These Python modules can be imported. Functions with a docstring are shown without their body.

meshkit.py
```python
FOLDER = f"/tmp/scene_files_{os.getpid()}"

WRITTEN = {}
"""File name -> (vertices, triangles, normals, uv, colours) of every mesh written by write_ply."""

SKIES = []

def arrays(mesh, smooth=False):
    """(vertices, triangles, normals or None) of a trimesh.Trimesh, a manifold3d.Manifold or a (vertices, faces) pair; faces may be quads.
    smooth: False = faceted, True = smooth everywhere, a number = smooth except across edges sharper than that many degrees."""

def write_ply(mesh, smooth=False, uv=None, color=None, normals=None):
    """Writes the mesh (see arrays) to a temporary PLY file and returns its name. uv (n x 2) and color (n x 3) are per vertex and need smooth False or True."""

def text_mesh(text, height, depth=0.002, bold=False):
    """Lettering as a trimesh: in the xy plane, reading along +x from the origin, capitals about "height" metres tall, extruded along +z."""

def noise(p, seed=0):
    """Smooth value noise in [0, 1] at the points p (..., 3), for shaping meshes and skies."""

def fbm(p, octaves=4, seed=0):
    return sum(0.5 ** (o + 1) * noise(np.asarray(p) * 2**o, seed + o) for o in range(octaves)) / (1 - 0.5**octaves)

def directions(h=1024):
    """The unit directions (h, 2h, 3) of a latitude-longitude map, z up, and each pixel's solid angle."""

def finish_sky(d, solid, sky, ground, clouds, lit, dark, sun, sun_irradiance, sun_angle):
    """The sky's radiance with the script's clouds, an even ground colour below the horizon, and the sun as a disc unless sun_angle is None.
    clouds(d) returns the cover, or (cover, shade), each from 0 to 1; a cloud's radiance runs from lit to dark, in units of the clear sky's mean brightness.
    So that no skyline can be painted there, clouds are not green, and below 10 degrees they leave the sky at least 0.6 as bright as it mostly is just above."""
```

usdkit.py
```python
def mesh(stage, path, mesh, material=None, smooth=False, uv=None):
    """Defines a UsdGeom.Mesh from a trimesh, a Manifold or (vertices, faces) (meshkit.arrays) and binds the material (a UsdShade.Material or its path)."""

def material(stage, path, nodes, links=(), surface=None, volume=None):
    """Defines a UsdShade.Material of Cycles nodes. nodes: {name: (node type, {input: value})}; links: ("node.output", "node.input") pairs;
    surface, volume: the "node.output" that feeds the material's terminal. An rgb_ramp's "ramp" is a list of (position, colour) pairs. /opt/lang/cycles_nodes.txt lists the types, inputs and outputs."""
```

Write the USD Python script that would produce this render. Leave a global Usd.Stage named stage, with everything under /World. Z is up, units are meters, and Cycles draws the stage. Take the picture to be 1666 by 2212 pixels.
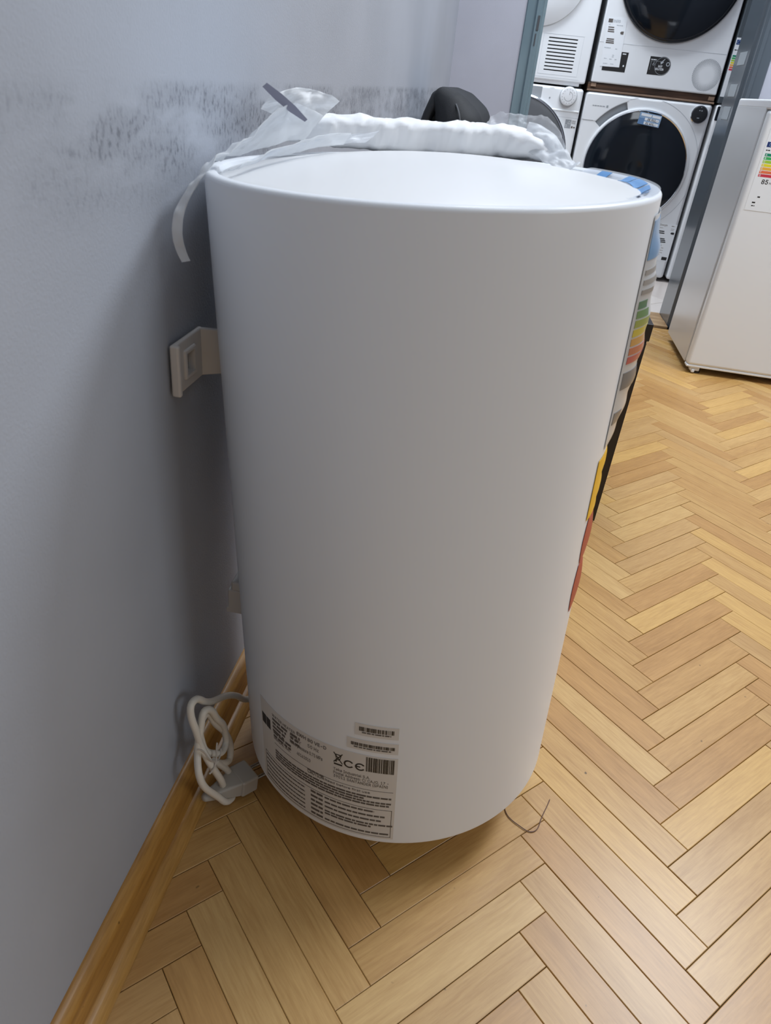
import math, random
import numpy as np, trimesh, usdkit, meshkit
import manifold3d as m3
from shapely import affinity as af
from shapely.geometry import Polygon, Point, box as sbox
from shapely.ops import unary_union
from pxr import Usd, UsdGeom, UsdLux, Gf, Sdf

random.seed(7); np.random.seed(7)
stage = Usd.Stage.CreateInMemory()
UsdGeom.SetStageUpAxis(stage, 'Z'); UsdGeom.SetStageMetersPerUnit(stage, 1.0)
UsdGeom.Xform.Define(stage, '/World'); UsdGeom.Scope.Define(stage, '/World/Looks')

# ------------------------------------------------------------------ camera, light, exposure
W, H = 1666, 2212
CAM_Z, F_PX, PITCH, ROLL, YAW = 0.81, 1538.0, 0.5481, 0.1124, -0.1175
_f = np.array([math.sin(YAW)*math.cos(PITCH), math.cos(YAW)*math.cos(PITCH), -math.sin(PITCH)])
_r = np.array([math.cos(YAW), -math.sin(YAW), 0]); _d = np.cross(_f, _r)
_c, _s = math.cos(ROLL), math.sin(ROLL)
RIGHT, DOWN = _c*_r - _s*_d, _c*_d + _s*_r
cam = UsdGeom.Camera.Define(stage, '/World/camera')
cam.AddTransformOp().Set(Gf.Matrix4d(*[float(x) for x in (*RIGHT, 0, *(-DOWN), 0, *(-_f), 0, 0, 0, CAM_Z, 1)]))
cam.CreateFocalLengthAttr(24.0); cam.CreateHorizontalApertureAttr(24.0*W/F_PX); cam.CreateVerticalApertureAttr(24.0*H/F_PX)
cam.CreateClippingRangeAttr(Gf.Vec2f(0.02, 100)); cam.CreateFStopAttr(13.0); cam.CreateFocusDistanceAttr(1.25)
cam.CreateExposureAttr(0.2)
def area_light(name, loc, size, power, color, rot=(0, 0, 0)):
    l = UsdLux.RectLight.Define(stage, '/World/' + name)
    l.AddTranslateOp().Set(Gf.Vec3d(*loc)); l.AddRotateXYZOp().Set(Gf.Vec3f(*rot))
    l.CreateWidthAttr(size[0]); l.CreateHeightAttr(size[1]); l.CreateIntensityAttr(power); l.CreateColorAttr(Gf.Vec3f(*color))
TINT = (0.93, 1.0, 1.08)
LAMPS = [('ceiling_lamp', (1.35, 1.95, 2.72), (0.6, 1.2), 24.0, TINT), ('ceiling_lamp_001', (-0.02, 2.35, 2.72), (0.4, 1.3), 8.5, TINT),  # unseen ceiling lamps, set to light the lid, walls, floor and machines
         ('ceiling_lamp_002', (-0.2, 3.75, 2.66), (1.6, 0.3), 31.0, TINT), ('ceiling_lamp_003', (0.6, 0.9, 2.72), (0.6, 1.2), 4.8, TINT),
         ('ceiling_lamp_004', (0.9, -1.2, 2.72), (0.6, 1.2), 1.6, TINT), ('window_daylight', (3.18, -0.8, 1.5), (1.2, 1.3), 3.8, TINT, (0, 90, 0))]  # unseen lamp behind the camera; unseen panel lighting the right side of the heater
for lamp in LAMPS: area_light(*lamp)

# ------------------------------------------------------------------ materials
L = '/World/Looks/'
def sr(r, g, b):
    f = lambda v: (v/255/12.92 if v/255 <= 0.04045 else ((v/255+0.055)/1.055)**2.4)
    return (f(r), f(g), f(b))
def flat(name, col, rough=0.5, metal=0.0, coat=0.0, spec=0.5):
    return usdkit.material(stage, L+name, {'p': ('principled_bsdf', {'base_color': col, 'roughness': rough, 'metallic': metal, 'coat_weight': coat, 'coat_roughness': 0.08, 'specular_ior_level': spec})}, [], surface='p.BSDF')
def grainy(name, c1, c2, scale, rough=0.5, bump=0.0, stretch=(1, 1, 1), metal=0.0, detail=4, lo=0.35, hi=0.65):
    n = {'g': ('geometry', {}), 'm': ('mapping', {'scale': stretch}), 'n': ('noise_texture', {'scale': scale, 'detail': detail}),
         'r': ('rgb_ramp', {'ramp': [(lo, c1), (hi, c2)]}), 'p': ('principled_bsdf', {'roughness': rough, 'metallic': metal})}
    k = [('g.position', 'm.vector'), ('m.vector', 'n.vector'), ('n.fac', 'r.fac'), ('r.color', 'p.base_color')]
    if bump:
        n['b'] = ('bump', {'strength': bump, 'distance': 0.001}); k += [('n.fac', 'b.height'), ('b.normal', 'p.normal')]
    return usdkit.material(stage, L+name, n, k, surface='p.BSDF')
def film(name, col, rough, clear):
    return usdkit.material(stage, L+name, {'t': ('transparent_bsdf', {'color': (0.97, 0.98, 1)}), 'p': ('principled_bsdf', {'base_color': col, 'roughness': rough}), 'tr': ('translucent_bsdf', {'color': col}),
        'a': ('mix_closure', {'fac': 0.3}), 'x': ('mix_closure', {'fac': clear})}, [('p.BSDF', 'a.closure1'), ('tr.BSDF', 'a.closure2'), ('a.closure', 'x.closure1'), ('t.BSDF', 'x.closure2')], surface='x.closure')

# painted wall with old scuff marks from chair backs (marks of their own, at chair-back height)
def wall_paint(name, col, scuffs):
    n = {'g': ('geometry', {}), 'n': ('noise_texture', {'scale': 420, 'detail': 3}), 'b': ('bump', {'strength': 0.22, 'distance': 0.0012}),
         'n2': ('noise_texture', {'scale': 3.2, 'detail': 3}), 'v': ('rgb_ramp', {'ramp': [(0.35, tuple(0.94*c for c in col)), (0.65, tuple(1.04*c for c in col))]}),
         'p': ('principled_bsdf', {'roughness': 0.62, 'specular_ior_level': 0.35})}
    k = [('g.position', 'n.vector'), ('n.fac', 'b.height'), ('b.normal', 'p.normal'), ('g.position', 'n2.vector'), ('n2.fac', 'v.fac')]
    if not scuffs:
        return usdkit.material(stage, L+name, n, k + [('v.color', 'p.base_color')], surface='p.BSDF')
    n |= {'s': ('separate_xyz', {}), 'm': ('mapping', {'scale': (1, 1.0, 0.62)}), 'sp': ('noise_texture', {'scale': 210, 'detail': 4, 'roughness': 0.6}),
          'm2': ('mapping', {'scale': (1, 0.8, 2.4)}), 'bl': ('noise_texture', {'scale': 16, 'detail': 3}),
          'thr': ('map_range', {'from_min': 0.50, 'from_max': 0.64, 'clamp': True}), 'blt': ('map_range', {'from_min': 0.36, 'from_max': 0.60, 'clamp': True}),
          'hi': ('map_range', {'range_type': 'smoothstep', 'from_min': 0.793, 'from_max': 0.782, 'clamp': True}),
          'lo': ('map_range', {'range_type': 'smoothstep', 'from_min': 0.690, 'from_max': 0.750, 'clamp': True}),
          'yl': ('map_range', {'range_type': 'smoothstep', 'from_min': 0.25, 'from_max': 0.62, 'clamp': True}),
          'm_a': ('math', {'math_type': 'multiply'}), 'm_b': ('math', {'math_type': 'multiply'}), 'm_c': ('math', {'math_type': 'multiply'}), 'm_d': ('math', {'math_type': 'multiply'}),
          'half': ('math', {'math_type': 'multiply', 'value2': 0.50}), 'soft': ('math', {'math_type': 'multiply', 'value2': 0.25}), 'sm': ('math', {'math_type': 'add', 'use_clamp': True}),
          'mx': ('mix', {'color2': sr(72, 76, 84)})}
    k += [('g.position', 's.vector'), ('g.position', 'm.vector'), ('m.vector', 'sp.vector'), ('sp.fac', 'thr.value'), ('g.position', 'm2.vector'), ('m2.vector', 'bl.vector'), ('bl.fac', 'blt.value'),
          ('s.z', 'hi.value'), ('s.z', 'lo.value'), ('s.y', 'yl.value'), ('hi.result', 'm_a.value1'), ('lo.result', 'm_a.value2'), ('m_a.value', 'm_b.value1'), ('yl.result', 'm_b.value2'),
          ('m_b.value', 'm_c.value1'), ('blt.result', 'm_c.value2'), ('m_c.value', 'm_d.value1'), ('thr.result', 'm_d.value2'), ('m_d.value', 'half.value1'), ('m_c.value', 'soft.value1'),
          ('half.value', 'sm.value1'), ('soft.value', 'sm.value2'), ('sm.value', 'mx.fac'), ('v.color', 'mx.color1'), ('mx.color', 'p.base_color')]
    return usdkit.material(stage, L+name, n, k, surface='p.BSDF')

def wood(name, c1, c2, ang, rough, off, coat=0.14):
    """planks: grain runs along world direction ang (degrees) in the floor plane"""
    n = {'g': ('geometry', {}), 'm': ('mapping', {'rotation': (0, 0, -math.radians(ang)), 'location': (off*3.1, off*1.7, off)}), 'ms': ('mapping', {'scale': (0.09, 1.0, 1.0)}),
         'fine': ('noise_texture', {'scale': 260, 'detail': 4, 'roughness': 0.6}), 'wide': ('noise_texture', {'scale': 34, 'detail': 3}), 'sp': ('noise_texture', {'scale': 60, 'detail': 2}),
         'mixn': ('mix_float', {'fac': 0.45}), 'r': ('rgb_ramp', {'ramp': [(0.34, c1), (0.5, tuple(0.5*(a+b) for a, b in zip(c1, c2))), (0.68, c2)]}),
         'spr': ('rgb_ramp', {'ramp': [(0.75, (0, 0, 0)), (0.80, (1, 1, 1))]}), 'mx': ('mix', {'color2': tuple(0.30*c for c in c1)}),
         'b': ('bump', {'strength': 0.12, 'distance': 0.0006}), 'p': ('principled_bsdf', {'roughness': rough, 'coat_weight': coat, 'coat_roughness': 0.22})}
    k = [('g.position', 'm.vector'), ('m.vector', 'ms.vector'), ('ms.vector', 'fine.vector'), ('ms.vector', 'wide.vector'), ('fine.fac', 'mixn.a'), ('wide.fac', 'mixn.b'), ('mixn.result', 'r.fac'),
         ('m.vector', 'sp.vector'), ('sp.fac', 'spr.fac'), ('spr.color', 'mx.fac'), ('r.color', 'mx.color1'), ('mx.color', 'p.base_color'), ('fine.fac', 'b.height'), ('b.normal', 'p.normal')]
    return usdkit.material(stage, L+name, n, k, surface='p.BSDF')

M = {}
M['wall'] = wall_paint('wall_paint', sr(166, 171, 181), True)
M['wall2'] = wall_paint('wall_paint_far', sr(176, 178, 190), False)
M['unseen_wall_grey'] = flat('unseen_wall_grey', sr(130, 130, 132), 0.8)  # walls out of view, greyed to cut bounced light and deepen shadows
M['ceiling'] = flat('ceiling_paint', sr(205, 205, 203), 0.9)
M['enamel'] = flat('white_enamel', sr(233, 237, 242), 0.32, spec=0.4)
M['enamel_top'] = flat('white_enamel_cap', sr(240, 241, 242), 0.28)
M['white'] = flat('appliance_white', sr(226, 229, 232), 0.28)
M['white_soft'] = flat('white_plastic', sr(222, 224, 227), 0.45)
M['grey_side'] = flat('silver_grey_sheet', sr(206, 209, 212), 0.26, metal=0.15)
M['black_gloss'] = flat('black_glass', (0.006, 0.009, 0.014), 0.08)
M['black'] = flat('black_plastic', (0.012, 0.013, 0.016), 0.42)
M['black_lam'] = flat('black_laminate', sr(34, 30, 30), 0.42)
M['black_fabric'] = grainy('black_upholstery', sr(18, 20, 24), sr(32, 35, 40), 700, 0.7, 0.3)
M['dark_grey'] = flat('graphite_plastic', sr(78, 80, 84), 0.4)
M['mid_grey'] = flat('mid_grey_plastic', sr(150, 155, 160), 0.45)
M['anthracite'] = flat('anthracite_sheet', sr(84, 92, 98), 0.4, metal=0.3)
M['chrome'] = flat('chrome', (0.8, 0.82, 0.85), 0.08, metal=1.0)
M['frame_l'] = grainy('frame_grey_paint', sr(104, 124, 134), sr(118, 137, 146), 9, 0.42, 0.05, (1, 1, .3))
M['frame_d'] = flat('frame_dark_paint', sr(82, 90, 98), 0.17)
M['plate'] = flat('pale_grey_plate', sr(150, 158, 164), 0.35, metal=0.3)
M['paper'] = flat('label_paper', sr(214, 211, 207), 0.5)
M['paper_w'] = flat('white_paper', sr(228, 232, 236), 0.5)
M['ink'] = flat('print_grey', sr(92, 86, 82), 0.6)
M['ink_l'] = flat('print_light_grey', sr(150, 145, 140), 0.6)
M['ink_b'] = flat('print_black', sr(28, 27, 29), 0.5)
M['ink_g'] = flat('print_pale', sr(178, 184, 190), 0.6)
M['navy'] = flat('print_navy', sr(30, 52, 110), 0.5)
M['sky'] = flat('print_blue', sr(92, 150, 208), 0.4)
M['tagblue'] = flat('tag_blue', sr(138, 168, 200), 0.45)
M['tagmid'] = flat('tag_mid_blue', sr(98, 134, 176), 0.45)
EU = [sr(0, 132, 100), sr(58, 172, 92), sr(158, 200, 60), sr(226, 212, 36), sr(232, 170, 60), sr(226, 112, 72), sr(200, 48, 70)]
for i, c in enumerate(EU): M['eu%d' % i] = flat('class_colour_%d' % i, c, 0.5)
FILM_SHEEN = [sr(92, 128, 100), sr(112, 142, 92), sr(150, 160, 84), sr(196, 180, 72), sr(196, 150, 84), sr(190, 116, 86), sr(184, 88, 88)]  # class colours greyed to carry the reflections on the glossy film
for i, c in enumerate(FILM_SHEEN): M['soft%d' % i] = flat('film_sheen_colour_%d' % i, c, 0.25)
M['sheen_blue'] = flat('film_sheen_blue', sr(112, 152, 192), 0.22)  # header blue, greyed the same way for film reflections
M['yellow'] = flat('sticker_yellow', sr(238, 186, 24), 0.4)
M['red'] = flat('sticker_red', sr(178, 74, 62), 0.45)
M['foam'] = flat('white_foam', sr(240, 242, 245), 0.7)
M['film'] = film('milky_film', (0.86, 0.88, 0.90), 0.35, 0.30)
M['clear'] = film('clear_film', (0.86, 0.88, 0.90), 0.2, 0.72)
M['label_film'] = flat('glossy_label', sr(196, 198, 200), 0.22)
M['label_dark'] = flat('glossy_label_print', sr(112, 114, 118), 0.22)
M['strap'] = flat('lilac_grey_strap', sr(146, 147, 164), 0.5)
M['cable'] = flat('white_cable', sr(226, 219, 206), 0.42)
M['plug'] = flat('grey_plug', sr(178, 172, 162), 0.42)
M['wire'] = flat('twist_tie_wire', sr(196, 188, 178), 0.4)
M['bracket'] = flat('bracket_enamel', sr(214, 210, 206), 0.38)
M['steel'] = flat('pipe_steel', sr(170, 170, 170), 0.3, metal=0.9)
M['capred'] = flat('pipe_cap_red', sr(190, 50, 45), 0.5)
M['capblue'] = flat('pipe_cap_blue', sr(50, 90, 180), 0.5)
M['hair'] = flat('dark_hair', sr(110, 84, 74), 0.5)
M['subfloor'] = flat('joint_dark', sr(58, 42, 26), 0.8)
M['grout'] = flat('grout', sr(120, 110, 102), 0.9)
M['brown'] = grainy('brown_wood', sr(52, 38, 30), sr(98, 70, 50), 30, 0.5, 0.1, (.2, 1, 3))
M['brown_l'] = grainy('worn_brown_wood', sr(110, 88, 72), sr(150, 124, 104), 30, 0.5, 0.1, (.2, 1, 3))
M['sill'] = grainy('worn_sill', sr(130, 96, 60), sr(186, 156, 118), 14, 0.45, 0.1, (.5, 1, 1))
M['skirt'] = wood('skirting_wood', sr(140, 94, 38), sr(186, 138, 66), 90, 0.42, 3.3, 0.15)
M['shoe'] = wood('moulding_wood', sr(150, 106, 46), sr(196, 150, 82), 90, 0.42, 5.1, 0.15)
M['tile'] = [flat('tile_%d' % i, sr(*c), 0.3) for i, c in enumerate([(214, 204, 196), (208, 198, 191), (218, 209, 202)])]
TONES = [((170, 127, 70), (198, 158, 97)), ((174, 132, 74), (202, 163, 103)), ((165, 122, 66), (194, 151, 91)), ((178, 137, 79), (205, 168, 109)),
         ((160, 116, 61), (189, 144, 85)), ((180, 137, 74), (208, 167, 99)), ((168, 127, 73), (195, 156, 100))]
PW = {(o, i): wood('oak_%s_%d' % ('ab'[o], i), sr(*a), sr(*b), (45, 135)[o], 0.38, 1.3*i + 7*o) for o in (0, 1) for i, (a, b) in enumerate(TONES)}

# ------------------------------------------------------------------ scene helpers
COUNT = {}
def numbered(parent, name):
    k = (str(parent), name); COUNT[k] = COUNT.get(k, -1) + 1
    return name if COUNT[k] == 0 else '%s_%03d' % (name, COUNT[k])
def setd(p, label=None, cat=None, group=None, kind=None):
    for k, v in (('label', label), ('category', cat), ('group', group), ('kind', kind)):
        if v: p.SetCustomDataByKey(k, v)
    return p
def thing(name, label=None, cat=None, loc=(0, 0, 0), group=None, kind=None, matrix=None):
    x = UsdGeom.Xform.Define(stage, '/World/' + numbered('/World', name))
    if matrix is not None: x.AddTransformOp().Set(Gf.Matrix4d(*[float(v) for v in np.asarray(matrix).T.ravel()]))
    else: x.AddTranslateOp().Set(Gf.Vec3d(*[float(v) for v in loc]))
    p = setd(x.GetPrim(), label, cat, group, kind)
    inv = np.linalg.inv(matrix) if matrix is not None else trimesh.transformations.translation_matrix([-float(v) for v in loc])
    LOCAL[str(p.GetPath())] = inv
    return p
LOCAL = {}
def arr(mesh):
    if hasattr(mesh, 'to_mesh'):
        q = mesh.to_mesh(); return trimesh.Trimesh(np.array(q.vert_properties[:, :3]), np.array(q.tri_verts), process=False)
    if isinstance(mesh, (list,)): return trimesh.util.concatenate([arr(q) for q in mesh])
    return mesh
EACH = ('black_square', 'price_field', 'strike_slot', 'label_bar', 'panel_groove', 'house_icon', 'hinge', 'dial_mark')
PRINT = ('printed_text', 'barcode', 'approval_mark', 'knob_mark', 'class_letter', 'emblem')
def part(parent, name, mesh, mat, smooth=40, label=None, kind=None, local=False):
    """one Mesh prim under parent (a prim); vertices are given in world space unless local"""
    if isinstance(mesh, list) and name in EACH:
        return [part(parent, name, q, mat, smooth, label, kind, local) for q in mesh][-1]
    if name in PRINT: kind = kind or 'stuff'
    mesh = arr(mesh).copy(); root = '/'.join(str(parent.GetPath()).split('/')[:3])
    if not local: mesh.apply_transform(LOCAL[root])
    path = str(parent.GetPath()) + '/' + numbered(parent.GetPath(), name)
    return setd(usdkit.mesh(stage, path, mesh, mat if not isinstance(mat, str) else M[mat], smooth=smooth).GetPrim(), label, None, None, kind)
def solo(name, mesh, mat, label=None, cat=None, group=None, kind=None, smooth=40):
    path = '/World/' + numbered('/World', name)
    return setd(usdkit.mesh(stage, path, arr(mesh), mat if not isinstance(mat, str) else M[mat], smooth=smooth).GetPrim(), label, cat, group, kind)

# ------------------------------------------------------------------ mesh helpers
T = trimesh.transformations
def bx(lo, hi):
    b = trimesh.creation.box(extents=np.subtract(hi, lo)); b.apply_translation(np.add(lo, hi)/2); return b
def rbm(lo, hi, r, seg=16):
    lo, hi = np.minimum(lo, hi), np.maximum(lo, hi)
    r = min(r, 0.49*float((hi-lo).min())); s = m3.Manifold.sphere(r, seg)
    return m3.Manifold.batch_hull([s.translate([float(v) for v in p]) for p in np.array(np.meshgrid(*zip(lo+r, hi-r))).reshape(3, -1).T])
def rb(lo, hi, r, seg=16): return arr(rbm(lo, hi, r, seg))
def prism(poly, h0, h1):
    geoms = getattr(poly, 'geoms', [poly]); out = []
    for g in geoms:
        if g.area < 1e-9: continue
        e = trimesh.creation.extrude_polygon(g, h1-h0, engine='earcut'); e.apply_translation([0, 0, h0]); out.append(e)
    return trimesh.util.concatenate(out)
def front(mesh, y):
    """drawn in xy with z outwards -> stands on a front facing -y at depth y (x stays x, y becomes z)"""
    m = mesh.copy(); v = m.vertices.copy(); m.vertices = np.c_[v[:, 0], y - v[:, 2], v[:, 1]]; return m
def fpoly(pts_or_poly, y, d0=0.0, d1=0.0006):
    p = pts_or_poly if hasattr(pts_or_poly, 'area') else Polygon(pts_or_poly); return front(prism(p, d0, d1), y)
def frect(x0, z0, x1, z1, y, d0=0.0, d1=0.0006): return fpoly(sbox(min(x0, x1), min(z0, z1), max(x0, x1), max(z0, z1)), y, d0, d1)
def lathe(prof, n=64):
    """profile of (radius, height) from the axis at the top/bottom round to the end, revolved about z"""
    m = trimesh.creation.revolve(np.array(prof, float), sections=n); m.merge_vertices(); trimesh.repair.fix_normals(m); return m
def flathe(prof, cx, cz, y, n=64):
    """revolved about the axis that points to -y"""
    return front(T_(lathe(prof, n), cx, cz), y)
def T_(m, x, y, z=0): m = m.copy(); m.apply_translation([x, y, z]); return m
def ring(r0, r1, n=64): return Point(0, 0).buffer(r1, n//4).difference(Point(0, 0).buffer(r0, n//4))
def smooth_path(pts, n=8):
    p = np.array(pts, float); from scipy.interpolate import CubicSpline
    t = np.r_[0, np.cumsum(np.linalg.norm(np.diff(p, axis=0), axis=1))]
    return CubicSpline(t, p)(np.linspace(0, t[-1], n*(len(p)-1)+1))
def tube(pts, r, sides=10, cap=True):
    p = np.asarray(pts, float); t = np.gradient(p, axis=0); t /= np.linalg.norm(t, axis=1, keepdims=True)
    a = np.zeros_like(p); ref = np.array([0, 0, 1.0]) if abs(t[0, 2]) < 0.9 else np.array([1.0, 0, 0])
    for i in range(len(p)):
        ref = ref - t[i]*(ref@t[i]); ref /= np.linalg.norm(ref); a[i] = ref
    b = np.cross(t, a); th = np.arange(sides)*2*np.pi/sides; r = np.broadcast_to(r, (len(p),))
    v = (p[:, None] + r[:, None, None]*(np.cos(th)[None, :, None]*a[:, None] + np.sin(th)[None, :, None]*b[:, None])).reshape(-1, 3)
    i, j = np.meshgrid(np.arange(len(p)-1), np.arange(sides), indexing='ij')
    q = np.stack([i*sides+j, i*sides+(j+1) % sides, (i+1)*sides+(j+1) % sides, (i+1)*sides+j], -1).reshape(-1, 4)
    f = np.vstack([q[:, [0, 1, 2]], q[:, [0, 2, 3]]])
    if cap:
        n = len(v); v = np.vstack([v, p[0], p[-1]]); k = np.arange(sides); e = (len(p)-1)*sides
        f = np.vstack([f, np.c_[np.full(sides, n), (k+1) % sides, k], np.c_[np.full(sides, n+1), e+k, e+(k+1) % sides]])
    return trimesh.Trimesh(v, f, process=False)
def sheet(grid, thick):
    """a closed thin sheet from a grid of points (nu, nv, 3)"""
    g = np.asarray(grid, float); nu, nv = g.shape[:2]
    du, dv = np.gradient(g, axis=0), np.gradient(g, axis=1); n = np.cross(du, dv); n /= np.linalg.norm(n, axis=-1, keepdims=True) + 1e-12
    v = np.vstack([(g + n*thick/2).reshape(-1, 3), (g - n*thick/2).reshape(-1, 3)]); o = nu*nv
    i, j = np.meshgrid(np.arange(nu-1), np.arange(nv-1), indexing='ij'); a = (i*nv+j).ravel(); q = np.c_[a, a+nv, a+nv+1, a+1]
    rim = np.r_[np.arange(nv), np.arange(1, nu)*nv+nv-1, (nu-1)*nv+np.arange(nv-2, -1, -1), np.arange(nu-2, 0, -1)*nv]; nx = np.roll(rim, -1)
    side = np.c_[rim, nx, nx+o, rim+o]; Q = np.vstack([q, q[:, ::-1]+o, side])
    m = trimesh.Trimesh(v, np.vstack([Q[:, [0, 1, 2]], Q[:, [0, 2, 3]]]), process=False); trimesh.repair.fix_normals(m); return m
TEXT = {}
def text(s, h, bold=False):
    if (s, bold) not in TEXT: TEXT[(s, bold)] = meshkit.text_mesh(s, 1.0, 0.02, bold)
    m = TEXT[(s, bold)].copy(); v = m.vertices*h; v[:, 2] = m.vertices[:, 2]*0.01; m.vertices = v; return m
def fit_text(s, width, h, bold=False):
    m = text(s, h, bold); m.apply_translation([-m.bounds[0, 0], 0, 0]); k = width/m.bounds[1, 0]; m.apply_scale([k, 1, 1]); return m
def greek(width, h, seed, gap=0.3):
    """a line of print too small to read: word-long dashes"""
    rng = random.Random(seed); x, out = 0.0, []
    while x < width:
        w = min(rng.uniform(2, 7)*h*0.6, width-x); out.append(sbox(x, 0, x+w, h)); x += w + h*gap*1.6
    return unary_union(out)

# ------------------------------------------------------------------ the room
WX = -0.2805                                     # wall face beside the heater
Y_FAR, Y_FAR2 = 3.20, 3.43                       # far wall with the doorway
RX, NY, CEIL = 3.2, -2.2, 2.75
wp = [(WX, NY), (WX, 1.2), (WX-0.0125, 1.9), (WX-0.0375, Y_FAR)]
solo('wall_left', prism(Polygon(wp + [(-0.46, Y_FAR), (-0.46, NY)]), -0.02, CEIL+0.02), 'wall', kind='structure', smooth=30)
solo('wall_far', [bx((-0.46, Y_FAR, -0.02), (-0.012, Y_FAR2, CEIL)), bx((0.757, Y_FAR, -0.02), (RX+.1, Y_FAR2, CEIL)), bx((-0.012, Y_FAR, 2.03), (0.757, Y_FAR2, CEIL))], 'wall2', kind='structure')
solo('wall_right', bx((RX, NY, -0.02), (RX+0.1, Y_FAR, CEIL)), 'unseen_wall_grey', kind='structure')
solo('wall_near', bx((-0.46, NY-0.1, -0.02), (RX+0.1, NY, CEIL)), 'unseen_wall_grey', kind='structure')
solo('ceiling', bx((-0.46, NY-0.1, CEIL), (RX+0.1, Y_FAR2, CEIL+0.1)), 'ceiling', kind='structure')
solo('wall_store', [bx((-1.7, 4.85, -0.02), (2.7, 4.95, 2.7)), bx((-1.7, Y_FAR2, -0.02), (-1.6, 4.85, 2.7)), bx((2.6, Y_FAR2, -0.02), (2.7, 4.85, 2.7)), bx((-1.6, Y_FAR2-.005, -0.02), (-0.46, Y_FAR2+.05, 2.7))], 'unseen_wall_grey', kind='structure')
solo('ceiling_store', bx((-1.7, Y_FAR2, 2.7), (2.7, 4.95, 2.78)), 'ceiling', kind='structure')

# parquet: oak blocks in herringbone, 43.6 mm wide, six widths long, at 45 degrees to the wall
PWID = 0.0436; PLEN = 6*PWID; OX, OY = 0.2220, 0.2285
e1, e2 = np.array([1, 1])/math.sqrt(2), np.array([-1, 1])/math.sqrt(2)
def project(p):
    d = np.asarray(p, float) - [0, 0, CAM_Z]; z = d@_f
    return W/2 + F_PX*(d@RIGHT)/z, H/2 + F_PX*(d@DOWN)/z, z
def block(poly, top, rng):
    """chamfered block with its own slight height and tilt"""
    poly = poly.buffer(-rng.uniform(0.0002, 0.0005), join_style=2)
    if poly.is_empty or poly.geom_type != 'Polygon' or poly.area < 2e-5: return None
    ins = poly.buffer(-0.0007, join_style=2)
    a = np.array(poly.exterior.coords)[:-1]; b = np.array(ins.exterior.coords)[:-1]
    if len(a) != len(b): b = a
    else: b = b[[np.argmin(((b-q)**2).sum(1)) for q in a]]
    n = len(a); g = rng.uniform(-1, 1, 2)*0.0016; c = a.mean(0); z = top + rng.uniform(-0.00035, 0.0001)
    hz = lambda q: z + (q-c)@g
    v = np.vstack([np.c_[a, np.full(n, -0.012)], np.c_[a, hz(a)-0.0006], np.c_[b, hz(b)]])
    f = []
    for i in range(n):
        j = (i+1) % n
        f += [(i, j, n+j), (i, n+j, n+i), (n+i, n+j, 2*n+j), (n+i, 2*n+j, 2*n+i)]
        if 0 < i < n-1: f += [(2*n, 2*n+i, 2*n+i+1), (0, i+1, i)]
    m = trimesh.Trimesh(v, f, process=False); trimesh.repair.fix_normals(m); return m
fl = thing('floor', kind='structure')
part(fl, 'joint_bed', bx((WX-0.005, NY, -0.022), (RX, Y_FAR-0.01, -0.0045)), 'subfloor', smooth=False, label='dark joints between the parquet blocks')
room = sbox(WX+0.006, 0.10, 2.0, Y_FAR-0.014)
blocks = []
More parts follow.
